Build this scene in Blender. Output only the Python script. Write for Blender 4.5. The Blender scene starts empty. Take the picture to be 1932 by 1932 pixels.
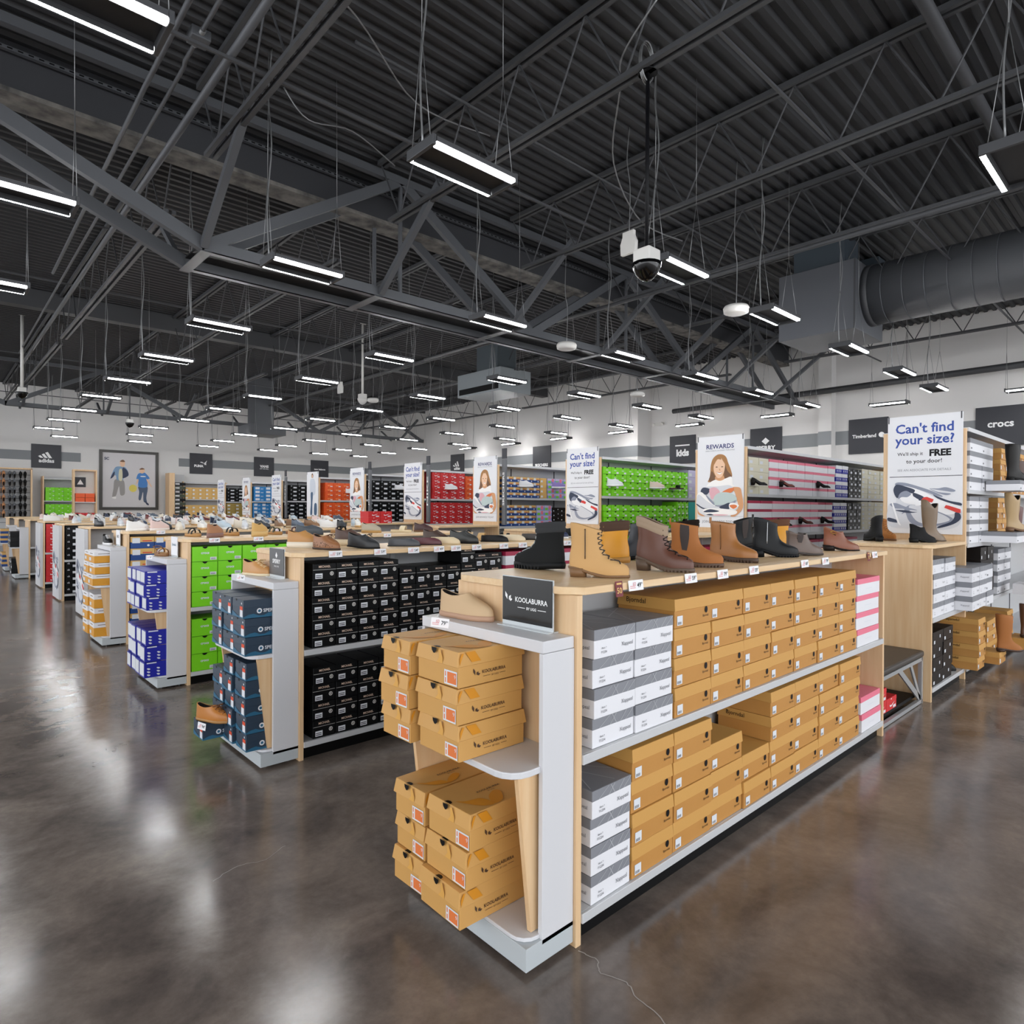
import bpy, bmesh, math, random
from mathutils import Vector, Matrix
D = bpy.data; SC = bpy.context.scene; COL = SC.collection
PI = math.pi; rnd = random.Random(7)

# ---------------------------------------------------------------- camera, world, exposure
def cam_setup():
    pan, pit, roll = math.radians(47.32), math.radians(-0.25), math.radians(0.28)
    F = Vector((math.cos(pan)*math.cos(pit), math.sin(pan)*math.cos(pit), math.sin(pit)))
    R = Vector((math.sin(pan), -math.cos(pan), 0)); U = R.cross(F)
    R2 = R*math.cos(roll)+U*math.sin(roll); U2 = -R*math.sin(roll)+U*math.cos(roll)
    c = D.cameras.new('camera'); c.sensor_width = 36; c.lens = 1207/1932*36; c.clip_end = 200
    o = D.objects.new('camera', c); COL.objects.link(o)
    m = Matrix((R2, U2, -F)).transposed().to_4x4(); m.translation = Vector((0, 0, 1.672))
    o.matrix_world = m; SC.camera = o
    return F, R2, U2
CF, CR, CU = cam_setup()
CAM = Vector((0, 0, 1.672))
SC.view_settings.view_transform = 'Standard'; SC.view_settings.look = 'None'
SC.view_settings.gamma = 1; SC.view_settings.use_curve_mapping = False
SC.view_settings.exposure = 0.45
W = D.worlds.new('daylight'); SC.world = W; W.use_nodes = True
W.node_tree.nodes['Background'].inputs[0].default_value = (0.93, 0.96, 1.0, 1)   # bright overcast day outside the storefront behind the camera
W.node_tree.nodes['Background'].inputs[1].default_value = 2.5
TUBE_STRENGTH = 60.0
SC.cycles.use_denoising = True
SC.cycles.sample_clamp_indirect = 4.0
SC.cycles.caustics_reflective = False; SC.cycles.caustics_refractive = False
SC.cycles.use_adaptive_sampling = True; SC.cycles.adaptive_threshold = .03
SC.cycles.max_bounces = 6; SC.cycles.diffuse_bounces = 3; SC.cycles.glossy_bounces = 3; SC.cycles.transmission_bounces = 4

# ---------------------------------------------------------------- helpers
def lin(c):
    if isinstance(c, str):
        c = [int(c[i:i+2], 16)/255 for i in (0, 2, 4)]
    return tuple((x/12.92 if x <= .04045 else ((x+.055)/1.055)**2.4) for x in c)+(1,)
MATS = {}
def mat(name, col='808080', rough=.5, metal=0, kind=None, col2=None, scale=8, emit=0, spec=.5, bump=0):
    if name in MATS: return MATS[name]
    m = D.materials.new(name); m.use_nodes = True; MATS[name] = m
    nt = m.node_tree; N = nt.nodes; L = nt.links; b = N['Principled BSDF']
    lum = sum(lin(col)[:3])/3
    if lum < .02 and rough > .2: spec = .2
    b.inputs['Base Color'].default_value = lin(col) if lum > .02 else tuple(v*.55 for v in lin(col)[:3])+(1,); b.inputs['Roughness'].default_value = rough
    b.inputs['Metallic'].default_value = metal; b.inputs['Specular IOR Level'].default_value = spec
    if emit:
        b.inputs['Emission Color'].default_value = lin(col); b.inputs['Emission Strength'].default_value = emit
    if kind:
        tc = N.new('ShaderNodeTexCoord'); mp = N.new('ShaderNodeMapping'); L.new(tc.outputs['Object'], mp.inputs[0])
        ns = N.new('ShaderNodeTexNoise'); ns.inputs['Scale'].default_value = scale; ns.inputs['Detail'].default_value = 5
        L.new(mp.outputs[0], ns.inputs[0])
        if kind == 'woodv': mp.inputs['Scale'].default_value = (9, 9, .6)
        if kind == 'woodx': mp.inputs['Scale'].default_value = (.6, 9, 9)
        cr = N.new('ShaderNodeValToRGB'); cr.color_ramp.elements[0].position = .3; cr.color_ramp.elements[1].position = .7
        cr.color_ramp.elements[0].color = lin(col); cr.color_ramp.elements[1].color = lin(col2 or col)
        L.new(ns.outputs[0], cr.inputs[0]); L.new(cr.outputs[0], b.inputs['Base Color'])
        if bump:
            bp = N.new('ShaderNodeBump'); bp.inputs['Strength'].default_value = bump; bp.inputs['Distance'].default_value = .003
            L.new(ns.outputs[0], bp.inputs['Height']); L.new(bp.outputs[0], b.inputs['Normal'])
    return m

class MB:
    """collects shapes and links them as one mesh object"""
    def __init__(s): s.v = []; s.f = []; s.m = []; s.s = []
    def add(s, vs, fs, m=0, sm=False):
        b = len(s.v); s.v += [tuple(p) for p in vs]
        for f in fs: s.f.append([b+i for i in f]); s.m.append(m); s.s.append(sm)
        return s
    def box(s, x0, x1, y0, y1, z0, z1, m=0):
        return s.add([(x0,y0,z0),(x1,y0,z0),(x1,y1,z0),(x0,y1,z0),(x0,y0,z1),(x1,y0,z1),(x1,y1,z1),(x0,y1,z1)],
                     [(0,3,2,1),(4,5,6,7),(0,1,5,4),(1,2,6,5),(2,3,7,6),(3,0,4,7)], m)
    def frustum(s, r0, z0, r1, z1, m=0):   # r = (x0,x1,y0,y1)
        a = [(r0[0],r0[2],z0),(r0[1],r0[2],z0),(r0[1],r0[3],z0),(r0[0],r0[3],z0)]
        b = [(r1[0],r1[2],z1),(r1[1],r1[2],z1),(r1[1],r1[3],z1),(r1[0],r1[3],z1)]
        return s.add(a+b, [(0,3,2,1),(4,5,6,7),(0,1,5,4),(1,2,6,5),(2,3,7,6),(3,0,4,7)], m)
    def prism(s, poly, ax, c0, c1, m=0, sm=False):
        """poly of 2-tuples extruded along axis ax; order of the other two axes is kept"""
        n = len(poly)
        def P(p, c):
            return (c, p[0], p[1]) if ax == 'x' else (p[0], c, p[1]) if ax == 'y' else (p[0], p[1], c)
        vs = [P(p, c0) for p in poly]+[P(p, c1) for p in poly]
        fs = [tuple(range(n)), tuple(range(2*n-1, n-1, -1))]
        s.add(vs, fs, m); b = len(s.v)-2*n
        for i in range(n):
            j = (i+1) % n; s.f.append([b+i, b+i+n, b+j+n, b+j]); s.m.append(m); s.s.append(sm)
        return s
    def bar(s, a, b, w, h, m=0, up=(0, 0, 1)):
        a = Vector(a); b = Vector(b); d = (b-a).normalized(); u = Vector(up)
        if abs(d.dot(u)) > .98: u = Vector((1, 0, 0))
        r = d.cross(u).normalized(); t = r.cross(d)
        vs = [p+r*sx*w/2+t*sz*h/2 for p in (a, b) for sx, sz in ((-1,-1),(1,-1),(1,1),(-1,1))]
        return s.add(vs, [(0,1,2,3),(7,6,5,4),(0,4,5,1),(1,5,6,2),(2,6,7,3),(3,7,4,0)], m)
    def tube(s, pts, r, m=0, n=6, caps=True):
        pts = [Vector(p) for p in pts]; rings = []
        rr = r if isinstance(r, (list, tuple)) else [r]*len(pts)
        pu = None
        for i, p in enumerate(pts):
            d = (pts[min(i+1, len(pts)-1)]-pts[max(i-1, 0)]).normalized()
            u = pu if pu is not None else (Vector((0,0,1)) if abs(d.z) < .9 else Vector((1,0,0)))
            a = d.cross(u)
            if a.length < 1e-4: a = d.cross(Vector((0,1,0)))
            a.normalize(); b = a.cross(d).normalized(); pu = b
            rings.append([p+(a*math.cos(2*PI*k/n)+b*math.sin(2*PI*k/n))*rr[i] for k in range(n)])
        return s.loft(rings, m, True, caps)
    def loft(s, rings, m=0, sm=True, caps=True, mf=None):
        n = len(rings[0]); b = len(s.v)
        for r in rings: s.v += [tuple(p) for p in r]
        for i in range(len(rings)-1):
            mm = m if mf is None else mf(i)
            for k in range(n):
                j = (k+1) % n
                s.f.append([b+i*n+k, b+i*n+j, b+(i+1)*n+j, b+(i+1)*n+k]); s.m.append(mm); s.s.append(sm)
        if caps:
            s.f.append([b+k for k in range(n-1, -1, -1)]); s.m.append(m); s.s.append(False)
            e = b+(len(rings)-1)*n
            s.f.append([e+k for k in range(n)]); s.m.append(m); s.s.append(False)
        return s
    def cyl(s, c, r, z0, z1, m=0, n=16, r1=None):
        r1 = r if r1 is None else r1
        return s.loft([[(c[0]+q*math.cos(2*PI*k/n), c[1]+q*math.sin(2*PI*k/n), z) for k in range(n)] for q, z in ((r, z0), (r1, z1))], m)
    def poly(s, pts, o, ux, uy, m=0, off=0.0, nrm=None):
        o = Vector(o); ux = Vector(ux); uy = Vector(uy); nn = ux.cross(uy).normalized() if nrm is None else Vector(nrm)
        s.add([o+ux*a+uy*b+nn*off for a, b in pts], [tuple(range(len(pts)))], m); return s
    def text(s, body, o, ux, uy, width=None, height=None, m=0, off=0.0, center=True, bold=0):
        vs, fs, w, h = glyphs(body, bold)
        ux = Vector(ux); uy = Vector(uy); nn = ux.cross(uy).normalized(); o = Vector(o)
        sx = (width/w) if width else height/h
        sy = height/h if height else sx
        ox = -w/2 if center else 0
        s.add([o+ux*((x+ox)*sx)+uy*((y-h/2)*sy)+nn*off for x, y in vs], fs, m); return s
    def copyfrom(s, o, M, mo=0):
        b = len(s.v); s.v += [tuple(M @ Vector(p)) for p in o.v]
        for f, m, q in zip(o.f, o.m, o.s): s.f.append([b+i for i in f]); s.m.append(m+mo); s.s.append(q)
    def mesh(s, name, mats):
        me = D.meshes.new(name); me.from_pydata(s.v, [], s.f)
        for x in (mats if isinstance(mats, (list, tuple)) else [mats]): me.materials.append(x)
        me.polygons.foreach_set('material_index', s.m); me.polygons.foreach_set('use_smooth', s.s)
        me.update(); return me
    def build(s, name, mats, parent=None, loc=None, rz=0, bevel=0, sub=0, bseg=2):
        return link(name, s.mesh(name, mats), parent, loc, rz, bevel, sub, bseg)
def link(name, me, parent=None, loc=None, rz=0, bevel=0, sub=0, bseg=2):
    o = D.objects.new(name, me); COL.objects.link(o)
    if parent: o.parent = parent
    if loc: o.location = loc
    if rz: o.rotation_euler = (0, 0, rz)
    if bevel:
        md = o.modifiers.new('bevel', 'BEVEL'); md.width = bevel; md.segments = bseg; md.limit_method = 'ANGLE'; md.angle_limit = .6
    if sub:
        md = o.modifiers.new('smooth', 'SUBSURF'); md.levels = sub; md.render_levels = sub
    return o
_gl = {}
def glyphs(body, bold=0):
    k = (body, bold)
    if k in _gl: return _gl[k]
    cu = D.curves.new('lettering', 'FONT'); cu.body = body; cu.size = 1; cu.offset = bold; cu.resolution_u = 2
    o = D.objects.new('lettering', cu); me = D.meshes.new_from_object(o)
    vs = [(v.co.x, v.co.y) for v in me.vertices]; fs = [tuple(p.vertices) for p in me.polygons]
    if not vs: vs = [(0, 0), (1, 0), (1, 1)]; fs = [(0, 1, 2)]
    x0 = min(v[0] for v in vs); y0 = min(v[1] for v in vs)
    vs = [(x-x0, y-y0) for x, y in vs]
    r = (vs, fs, max(v[0] for v in vs), max(v[1] for v in vs))
    D.objects.remove(o); D.curves.remove(cu); D.meshes.remove(me)
    _gl[k] = r; return r
def tag(o, label=None, cat=None, group=None, kind=None):
    if label: o['label'] = label
    if cat: o['category'] = cat
    if group: o['group'] = group
    if kind: o['kind'] = kind
    return o
def empty(name, loc=(0,0,0), rz=0, label=None, cat=None, group=None, kind=None):
    o = D.objects.new(name, None); COL.objects.link(o); o.location = loc; o.rotation_euler = (0, 0, rz); o.empty_display_size = .1
    return tag(o, label, cat, group, kind)
KIDS = {}
def copy_tree(root, loc, rz=0):
    r = root.copy(); COL.objects.link(r); r.location = loc; r.rotation_euler = (0, 0, rz)
    for ch in [c for c in root.children]:
        c = ch.copy(); COL.objects.link(c); c.parent = r
        for g in ch.children:
            d = g.copy(); COL.objects.link(d); d.parent = c
    return r
def spline(pts, n=5, closed=False):
    """Catmull-Rom through points of any dimension"""
    P = [tuple(p) for p in pts]; N = len(P); out = []
    rng = range(N) if closed else range(N-1)
    for i in rng:
        a, b, c, d = (P[(i-1) % N], P[i], P[(i+1) % N], P[(i+2) % N]) if closed else (P[max(i-1,0)], P[i], P[i+1], P[min(i+2,N-1)])
        for k in range(n):
            t = k/n
            out.append(tuple(.5*((2*q)+(-p+r)*t+(2*p-5*q+4*r-w)*t*t+(-p+3*q-3*r+w)*t**3) for p, q, r, w in zip(a, b, c, d)))
    if not closed: out.append(P[-1])
    return out
def circ(cx, cy, r, n=16, ry=None):
    ry = r if ry is None else ry
    return [(cx+r*math.cos(2*PI*k/n), cy+ry*math.sin(2*PI*k/n)) for k in range(n)]
ORD = ['zeroth','first','second','third','fourth','fifth','sixth','seventh','eighth','ninth','tenth','eleventh','twelfth','thirteenth','fourteenth','fifteenth','sixteenth','seventeenth','eighteenth','nineteenth','twentieth','twenty-first','twenty-second']
def seen_px(p):
    d = Vector(p)-CAM; z = d.dot(CF)
    if z < .3: return None
    return 966+1207*d.dot(CR)/z, 966-1207*d.dot(CU)/z, z

# ---------------------------------------------------------------- materials
def floor_material():
    m = D.materials.new('polished_concrete'); m.use_nodes = True; nt = m.node_tree; N = nt.nodes; L = nt.links; b = N['Principled BSDF']
    tc = N.new('ShaderNodeTexCoord')
    def noise(sc, det, dist=0, rough=.6):
        n = N.new('ShaderNodeTexNoise'); n.inputs['Scale'].default_value = sc; n.inputs['Detail'].default_value = det
        n.inputs['Distortion'].default_value = dist; n.inputs['Roughness'].default_value = rough; L.new(tc.outputs['Object'], n.inputs[0]); return n
    n1 = noise(.8, 6, .6); n2 = noise(2.6, 7, .5, .6); n3 = noise(22, 6, 0, .7)
    r1 = N.new('ShaderNodeValToRGB'); r1.color_ramp.elements[0].position = .33; r1.color_ramp.elements[1].position = .68
    r1.color_ramp.elements[0].color = lin('5a504b'); r1.color_ramp.elements[1].color = lin('847870')
    r2 = N.new('ShaderNodeValToRGB'); r2.color_ramp.elements[0].position = .35; r2.color_ramp.elements[1].position = .72
    r2.color_ramp.elements[0].color = lin('443e3b'); r2.color_ramp.elements[1].color = lin('97887c')
    mx = N.new('ShaderNodeMix'); mx.data_type = 'RGBA'; mx.inputs[0].default_value = .5
    L.new(n1.outputs[0], r1.inputs[0]); L.new(n2.outputs[0], r2.inputs[0]); L.new(r1.outputs[0], mx.inputs[6]); L.new(r2.outputs[0], mx.inputs[7])
    m2 = N.new('ShaderNodeMix'); m2.data_type = 'RGBA'; m2.blend_type = 'OVERLAY'; m2.inputs[0].default_value = .35
    L.new(mx.outputs[2], m2.inputs[6]); L.new(n3.outputs[0], m2.inputs[7]); L.new(m2.outputs[2], b.inputs['Base Color'])
    rr = N.new('ShaderNodeMapRange'); rr.inputs[3].default_value = .10; rr.inputs[4].default_value = .24
    L.new(n2.outputs[0], rr.inputs[0]); L.new(rr.outputs[0], b.inputs['Roughness'])
    bp = N.new('ShaderNodeBump'); bp.inputs['Strength'].default_value = .05; bp.inputs['Distance'].default_value = .003
    L.new(n2.outputs[0], bp.inputs['Height']); L.new(bp.outputs[0], b.inputs['Normal'])
    b.inputs['Specular IOR Level'].default_value = .6
    MATS['floor'] = m; return m
floor_material()
M_wood = mat('maple_panel', 'd8b184', .42, kind='woodv', col2='e3c49c', scale=3)
M_woodx = mat('maple_top', 'dcb88a', .38, kind='woodx', col2='e6caa2', scale=3)
M_white = mat('white_laminate', 'd3d3d6', .35)
M_plinth = mat('grey_laminate', 'b9bfc2', .4)
M_shelf = mat('shelf_metal', 'c9cacc', .4, .1)
M_back = mat('gondola_back', 'bcbdbf', .5)
M_black = mat('black_base', '0c0c0e', .5)
M_wall = mat('wall_paint', 'dcdad8', .75)
M_stripe = mat('wall_stripe', '85888b', .7)
M_steel = mat('dark_steel', '46474a', .55, .1)
M_steel2 = mat('dark_steel_girder', '54565a', .5, .1)
M_deck = mat('dark_deck', '2e2f32', .6, .0)
M_duct = mat('dark_duct', '55575b', .5, .1)
M_duct2 = mat('grey_duct', '8d9396', .5, .1)
M_galv = mat('galvanised', '8c8d8e', .4, .6)
M_tube = mat('light_tube', 'ffffff', .4, emit=TUBE_STRENGTH)
M_card = mat('white_card', 'ededf0', .5)
M_ink = mat('black_ink', '17171b', .5)
M_red = mat('red_ink', 'c8252b', .5)
M_paper = mat('white_print', 'f1f1f1', .5)
M_dark = mat('sign_charcoal', '2b2c33', .5)
M_plastic = mat('white_plastic', 'd8d6d2', .4)
M_gl = mat('black_gloss', '0a0a0c', .12)

# ---------------------------------------------------------------- room shell
XR, YB, ZD = 21.5, 36.0, 7.2      # wall on the east, back wall, roof deck
def shell():
    tag(MB().box(-12, XR+.3, -10, YB+.3, -.2, 0).build('floor', MATS['floor']), kind='structure')
    b = MB(); b.box(-12, XR+.3, YB, YB+.3, 0, ZD+.2)
    tag(b.build('wall_back', M_wall), kind='structure')
    b = MB(); b.box(XR, XR+.3, -10, 15.1, 0, ZD+.2); b.box(XR-.9, XR+.3, 15.1, YB, 0, ZD+.2); b.box(XR-.35, XR, 8.05, 8.45, 0, ZD+.2)
    tag(b.build('wall_east', M_wall), kind='structure')
    # painted grey band
    def stripe(n, *a): tag(MB().box(*a).build(n, M_stripe), kind='structure')
    stripe('trim_1', XR-.012, XR, -10, 8.05, 3.77, 4.2); stripe('trim_2', XR-.012, XR, 8.45, 15.1, 3.77, 4.2)
    stripe('trim_3', XR-.362, XR-.35, 8.05, 8.45, 3.77, 4.2)
    stripe('trim_4', XR-.912, XR-.9, 15.1, YB, 3.77, 4.2)
    stripe('trim_5', XR-.9, XR-.012, 15.088, 15.1, 3.77, 4.2)
    stripe('trim_6', 9.75, XR-.912, YB-.012, YB, 3.8, 4.22); stripe('trim_7', -5, 5.5, YB-.012, YB, 3.8, 4.22)
    # roof deck: ribs run along x
    b = MB(); pitch = .2; y = -8.0; prof = []
    while y < YB:
        prof += [(y, ZD), (y+.07, ZD), (y+.1, ZD-.05), (y+.17, ZD-.05)]; y += pitch
    prof.append((YB, ZD))
    n = len(prof); vs = [(-12, p[0], p[1]) for p in prof]+[(XR+.3, p[0], p[1]) for p in prof]
    b.add(vs, [(i, i+1, n+i+1, n+i) for i in range(n-1)])
    b.box(-12, XR+.3, -8, YB, ZD+.01, ZD+.2)
    tag(b.build('ceiling', M_deck), kind='structure')
    # cracks in the slab
    def crack(pts, w, name='crack'):
        b = MB(); pts = spline(pts, 6); r = random.Random(3)
        pp = [(p[0]+r.uniform(-.004, .004), p[1]+r.uniform(-.004, .004)) for p in pts]
        for i in range(len(pp)-1):
            a = Vector(pp[i]); c = Vector(pp[i+1]); nn = (c-a).normalized(); nn = Vector((-nn.y, nn.x))*w
            b.add([(*(a-nn), .0012), (*(a+nn), .0012), (*(c+nn), .0012), (*(c-nn), .0012)], [(0, 1, 2, 3)])
        return b
    fl = D.objects['floor']
    crack([(1.83,1.60),(1.84,1.52),(1.80,1.47),(1.83,1.38),(1.80,1.31),(1.79,1.22),(1.76,1.12),(1.79,1.0)], .0022).build('crack', mat('crack_dust', 'aaa39d', .8), fl)
    crack([(.96,3.0),(1.08,3.05),(1.2,3.02),(1.32,3.08)], .0015).build('crack', MATS['crack_dust'], fl)
shell()

# ---------------------------------------------------------------- roof steel
YG = 8.95
JX = [-2.75, -.05, 2.67, 5.33, 8.15, 10.85, 13.55, 16.25, 18.95]
def joist(x, y0, y1, ztop=7.13, zbot=6.12, step=1.05, name='roof_joist'):
    b = MB()
    for s in (-.05, .05):
        b.box(x+s-.028, x+s+.028, y0, y1, ztop-.07, ztop); b.box(x+s-.026, x+s+.026, y0+.3, y1-.3, zbot, zbot+.05)
    n = max(2, int((y1-y0)/step)); st = (y1-y0)/n
    for i in range(n):
        a = (x, y0+st*i, ztop-.05); m_ = (x, y0+st*(i+.5), zbot+.03); c = (x, y0+st*(i+1), ztop-.05)
        b.tube([a, m_], .013, 0, 5, False); b.tube([m_, c], .013, 0, 5, False)
    tag(b.build(name, M_steel), kind='structure')
for i, x in enumerate(JX):
    joist(x, -8, YG-.1, 7.13, 6.08)
    joist(x, YG+1.05, 20.2, 7.13, 5.98, 1.3); joist(x, 20.3, 29.4, 7.13, 5.98, 1.3); joist(x, 30.4, YB-.1, 7.13, 6.3, 1.5)
def girder(y, x0, x1, zb, knee=True, double=True, nodes=None, ztop=7.1):
    g = empty('roof_girder', (x0, y, zb), kind='structure')
    g.location = (0, 0, 0)
    ys = (y, y+.82) if double else (y,)
    for yy in ys:
        b = MB(); b.box(x0, x1, yy, yy+.014, zb, zb+.16); b.box(x0, x1, yy, yy+.11, zb, zb+.012)
        b.build('bottom_chord', M_steel2, g)
        b = MB(); b.box(x0-8, x1+2, yy, yy+.1, ztop-.12, ztop); b.build('top_chord', M_steel2, g)
        b = MB(); st = 3.02; x = x0+.05; up = True
        # diagonals: bottom node, top node half way, bottom node
        b.bar((x, yy+.05, zb+.08), (x-4.6, yy+.05, ztop-.1), .10, .17)
        while x < x1-1:
            b.bar((x, yy+.05, zb+.08), (x+st, yy+.05, ztop-.06), .09, .15)
            b.bar((x+st, yy+.05, ztop-.06), (x+2*st, yy+.05, zb+.08), .09, .15)
            b.bar((x+st, yy+.05, ztop-.06), (x+st, yy+.05, zb+.08), .05, .05, 0)
            x += 2*st
        b.build('diagonal', M_steel2, g)
    if double:
        b = MB(); b.box(x0+.02, x1, y+.12, y+.80, zb+.13, zb+.15); b.build('shade_sheet', mat('shadow_steel', '222326', .6), g)  # added dark sheet; the shade between the chords is put into its colour
        b = MB()
        for x in [x0+.05]+[j for j in JX if x0 < j < x1]: b.box(x-.07, x+.07, y-.02, y+.95, zb-.012, zb-.002)
        b.build('tie_plate', M_steel2, g)
    if knee:
        b = MB()
        for x in [j for j in JX if x0-.3 < j < x1+.2]:
            b.bar((x+.05, y, zb+.06), (x+.05, y-1.6, 6.3), .09, .09); b.bar((x+.05, y+.93, zb+.06), (x+.05, y+2.0, 6.02), .07, .07)
        b.build('knee_brace', M_steel2, g)
girder(YG, 2.70, 20.9, 5.05)
girder(29.5, 2.2, 20.5, 5.35, True, False)
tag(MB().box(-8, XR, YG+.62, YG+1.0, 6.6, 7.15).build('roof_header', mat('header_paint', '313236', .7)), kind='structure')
tag(MB().box(-8, XR, YG+.60, YG+1.02, 6.54, 6.6).build('header_soffit', mat('lit_peeling_soffit', '3f3e3d', .8, kind='n', col2='807c76', scale=5, bump=.4)), kind='structure')  # peeling underside strip, with the light falling on it put into its paler colour
tag(MB().box(-8, XR-.9, 20.0, 20.35, 6.7, 7.15).build('roof_header', M_steel), kind='structure')
b = MB(); b.tube([(XR-.9, -8, 5.5), (XR-.9, 13.5, 5.35)], .09, 0, 8); b.build('wall_beam', M_steel); tag(D.objects['wall_beam'], kind='structure')
# bridging lines across the joists
for y in (3.1, 6.6, 12.5, 16.2, 24.5, 33): tag(MB().box(-8, XR-.4, y, y+.03, 6.13 if y < 9 else 6.33, 6.16 if y < 9 else 6.36).build('joist_bridging', M_steel), kind='structure')
# perforated strut channel along the header
b = MB(); b.box(-4, 20, YG+.5, YG+.56, 6.98, 7.02)
for i in range(240): b.box(-4+i*.1+.02, -4+i*.1+.07, YG+.495, YG+.565, 6.992, 7.008, 1)
tag(b.build('strut_channel', [M_steel2, M_black]), 'long perforated strut channel running along the header above the double girder', 'channel')

# pipes
def pipe(pts, r, label, m=M_steel2, name='conduit_pipe'):
    return tag(MB().tube(pts, r, 0, 8).build(name, m), label, 'pipe')
pipe([(1.72, -4, 6.3), (1.80, 8.0, 6.3), (1.9, 15.5, 6.3)], .028, 'thinnest steel conduit, farthest from the double girder in the bundle of parallel pipes')
pipe([(1.93, -4, 6.3), (2.0, 7.2, 6.3), (2.02, 7.3, 6.3), (2.12, 24, 6.25)], .022, 'steel conduit broken by a square junction box in the bundle of parallel pipes')
pipe([(2.25, -4, 6.2), (2.28, 12, 6.2), (2.34, 26, 6.2)], .042, 'thickest dark steel pipe in the bundle of parallel overhead pipes')
pipe([(3.6, 6.55, 6.95), (12, 6.6, 6.95), (19, 6.6, 6.95)], .02, 'thin dark pipe crossing under the ribbed deck ahead of the girder', M_steel)
pipe([(-3, 2.02, 6.97), (20, 2.02, 6.97)], .07, 'thick dark pipe running lengthwise high under the deck above the front light', M_steel, 'sprinkler_pipe')
pipe([(10.1, -4, 5.75), (10.1, 14.5, 5.75)], .04, 'dark sprinkler pipe passing in front of the round duct box', M_steel, 'sprinkler_pipe')
jb = empty('junction_box', (2.0, 6.75, 6.3), label='square grey junction box on the overhead conduit', cat='junction box')
b = MB(); b.box(-.09, .09, -.09, .09, -.05, .05); b.build('housing', M_steel2, jb, bevel=.008)
b = MB(); b.tube([(0, -.14, 0), (0, .14, 0)], .03, 0, 8); b.build('fitting', M_galv, jb)

# ducts
def ducts():
    g = empty('duct_plenum', (13.2, 4.6, 5.2), label='big square grey duct box that the spiral duct runs into', cat='duct')
    MB().box(0, 1.55, 0, 1.5, 0, 1.35).build('box_panel', mat('plenum_paint', '5e6065', .5, .1), g, bevel=.015)
    b = MB(); b.box(-.006, 0, .0, .03, 0, 1.35); b.build('seam', M_steel, g)
    b = MB(); b.box(.15, .85, .25, 1.25, 1.35, 1.95); b.box(1.9, 3.0, .2, 1.1, 1.1, 1.95); b.build('riser', mat('riser_paint', '3b444c', .55), g)
    g = empty('spiral_duct', (14.0, 4.6, 5.98), label='large round spiral duct with raised seams under the roof', cat='duct')
    b = MB(); b.tube([(0, 0, 0), (0, -9, .0)], .585, 0, 40); b.build('duct_shell', M_duct, g)
    b = MB(); y = -.35
    while y > -8.9:
        b.tube([(0, y, 0), (0, y-.018, 0)], .594, 0, 40); y -= .36
    b.build('seam', M_duct, g)
    b = MB(); b.tube([(0, .0, 0), (0, -.12, 0)], .60, 0, 40); b.build('collar', M_steel, g)
    g = empty('air_diffuser_duct', (12.9, 14.55, 5.3), label='pale grey hanging air unit with a dark louvre slot, beyond the double girder', cat='air unit')
    MB().box(0, 1.3, 0, 2.1, 0, .72).build('housing', M_duct2, g, bevel=.01)
    b = MB(); b.box(-.012, 0, .08, 2.0, .06, .24); b.build('louvre', M_black, g)
    b = MB(); b.box(.15, .95, .3, 1.3, .72, 2.3); b.build('riser', mat('riser_grey', '50585d', .5), g)
    g = empty('air_diffuser_duct', (9.9, 26.6, 4.75), label='small dark hanging air unit far back near the framed picture', cat='air unit')
    MB().box(0, 1.5, 0, 1.4, 0, .4).build('housing', M_duct, g); MB().box(.3, 1.1, .3, 1.1, .4, 2.4).build('riser', M_duct, g)
ducts()

# ---------------------------------------------------------------- twin tube hanging lights
def make_light():
    g = empty('hanging_light', (0, 0, 4.6))
    b = MB(); b.box(-.43, .43, -.134, .134, .05, .065); b.build('reflector', mat('reflector_grey', '2c2c2e', .6), g)
    for s in (-1, 1): MB().box(s*.45-.018, s*.45+.018, -.19, .19, .0, .085).build('end_cap', M_steel, g, bevel=.006)
    for s in (-1, 1):
        b = MB(); b.box(-.43, .43, s*.165-.024, s*.165+.024, .004, .028); b.build('tube', M_tube, g)
        b = MB(); b.box(-.43, .43, s*.165-.03, s*.165+.03, .029, .07); b.box(-.43, .43, s*.141-.004, s*.141+.004, -.004, .05); b.build('housing', M_steel, g)  # second box: inner lip added to keep tube light off the reflector
    for sx in (-.45, .45):
        b = MB()
        for sy in (-.13, .13): b.tube([(sx, sy, .08), (sx, 0, 1.0)], .0035, 0, 4)
        b.tube([(sx, 0, .99), (sx*.98, 0, 2.59)], .0035, 0, 4)
        b.build('suspension_cable', M_galv, g)
    b = MB(); b.tube(spline([(-.42, .02, .08), (-.44, .03, .7), (-.41, -.02, 1.4), (-.43, .03, 2.0), (-.4, .0, 2.59)], 4), .009, 0, 5); b.build('flex_conduit', M_galv, g)
    return g
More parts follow.
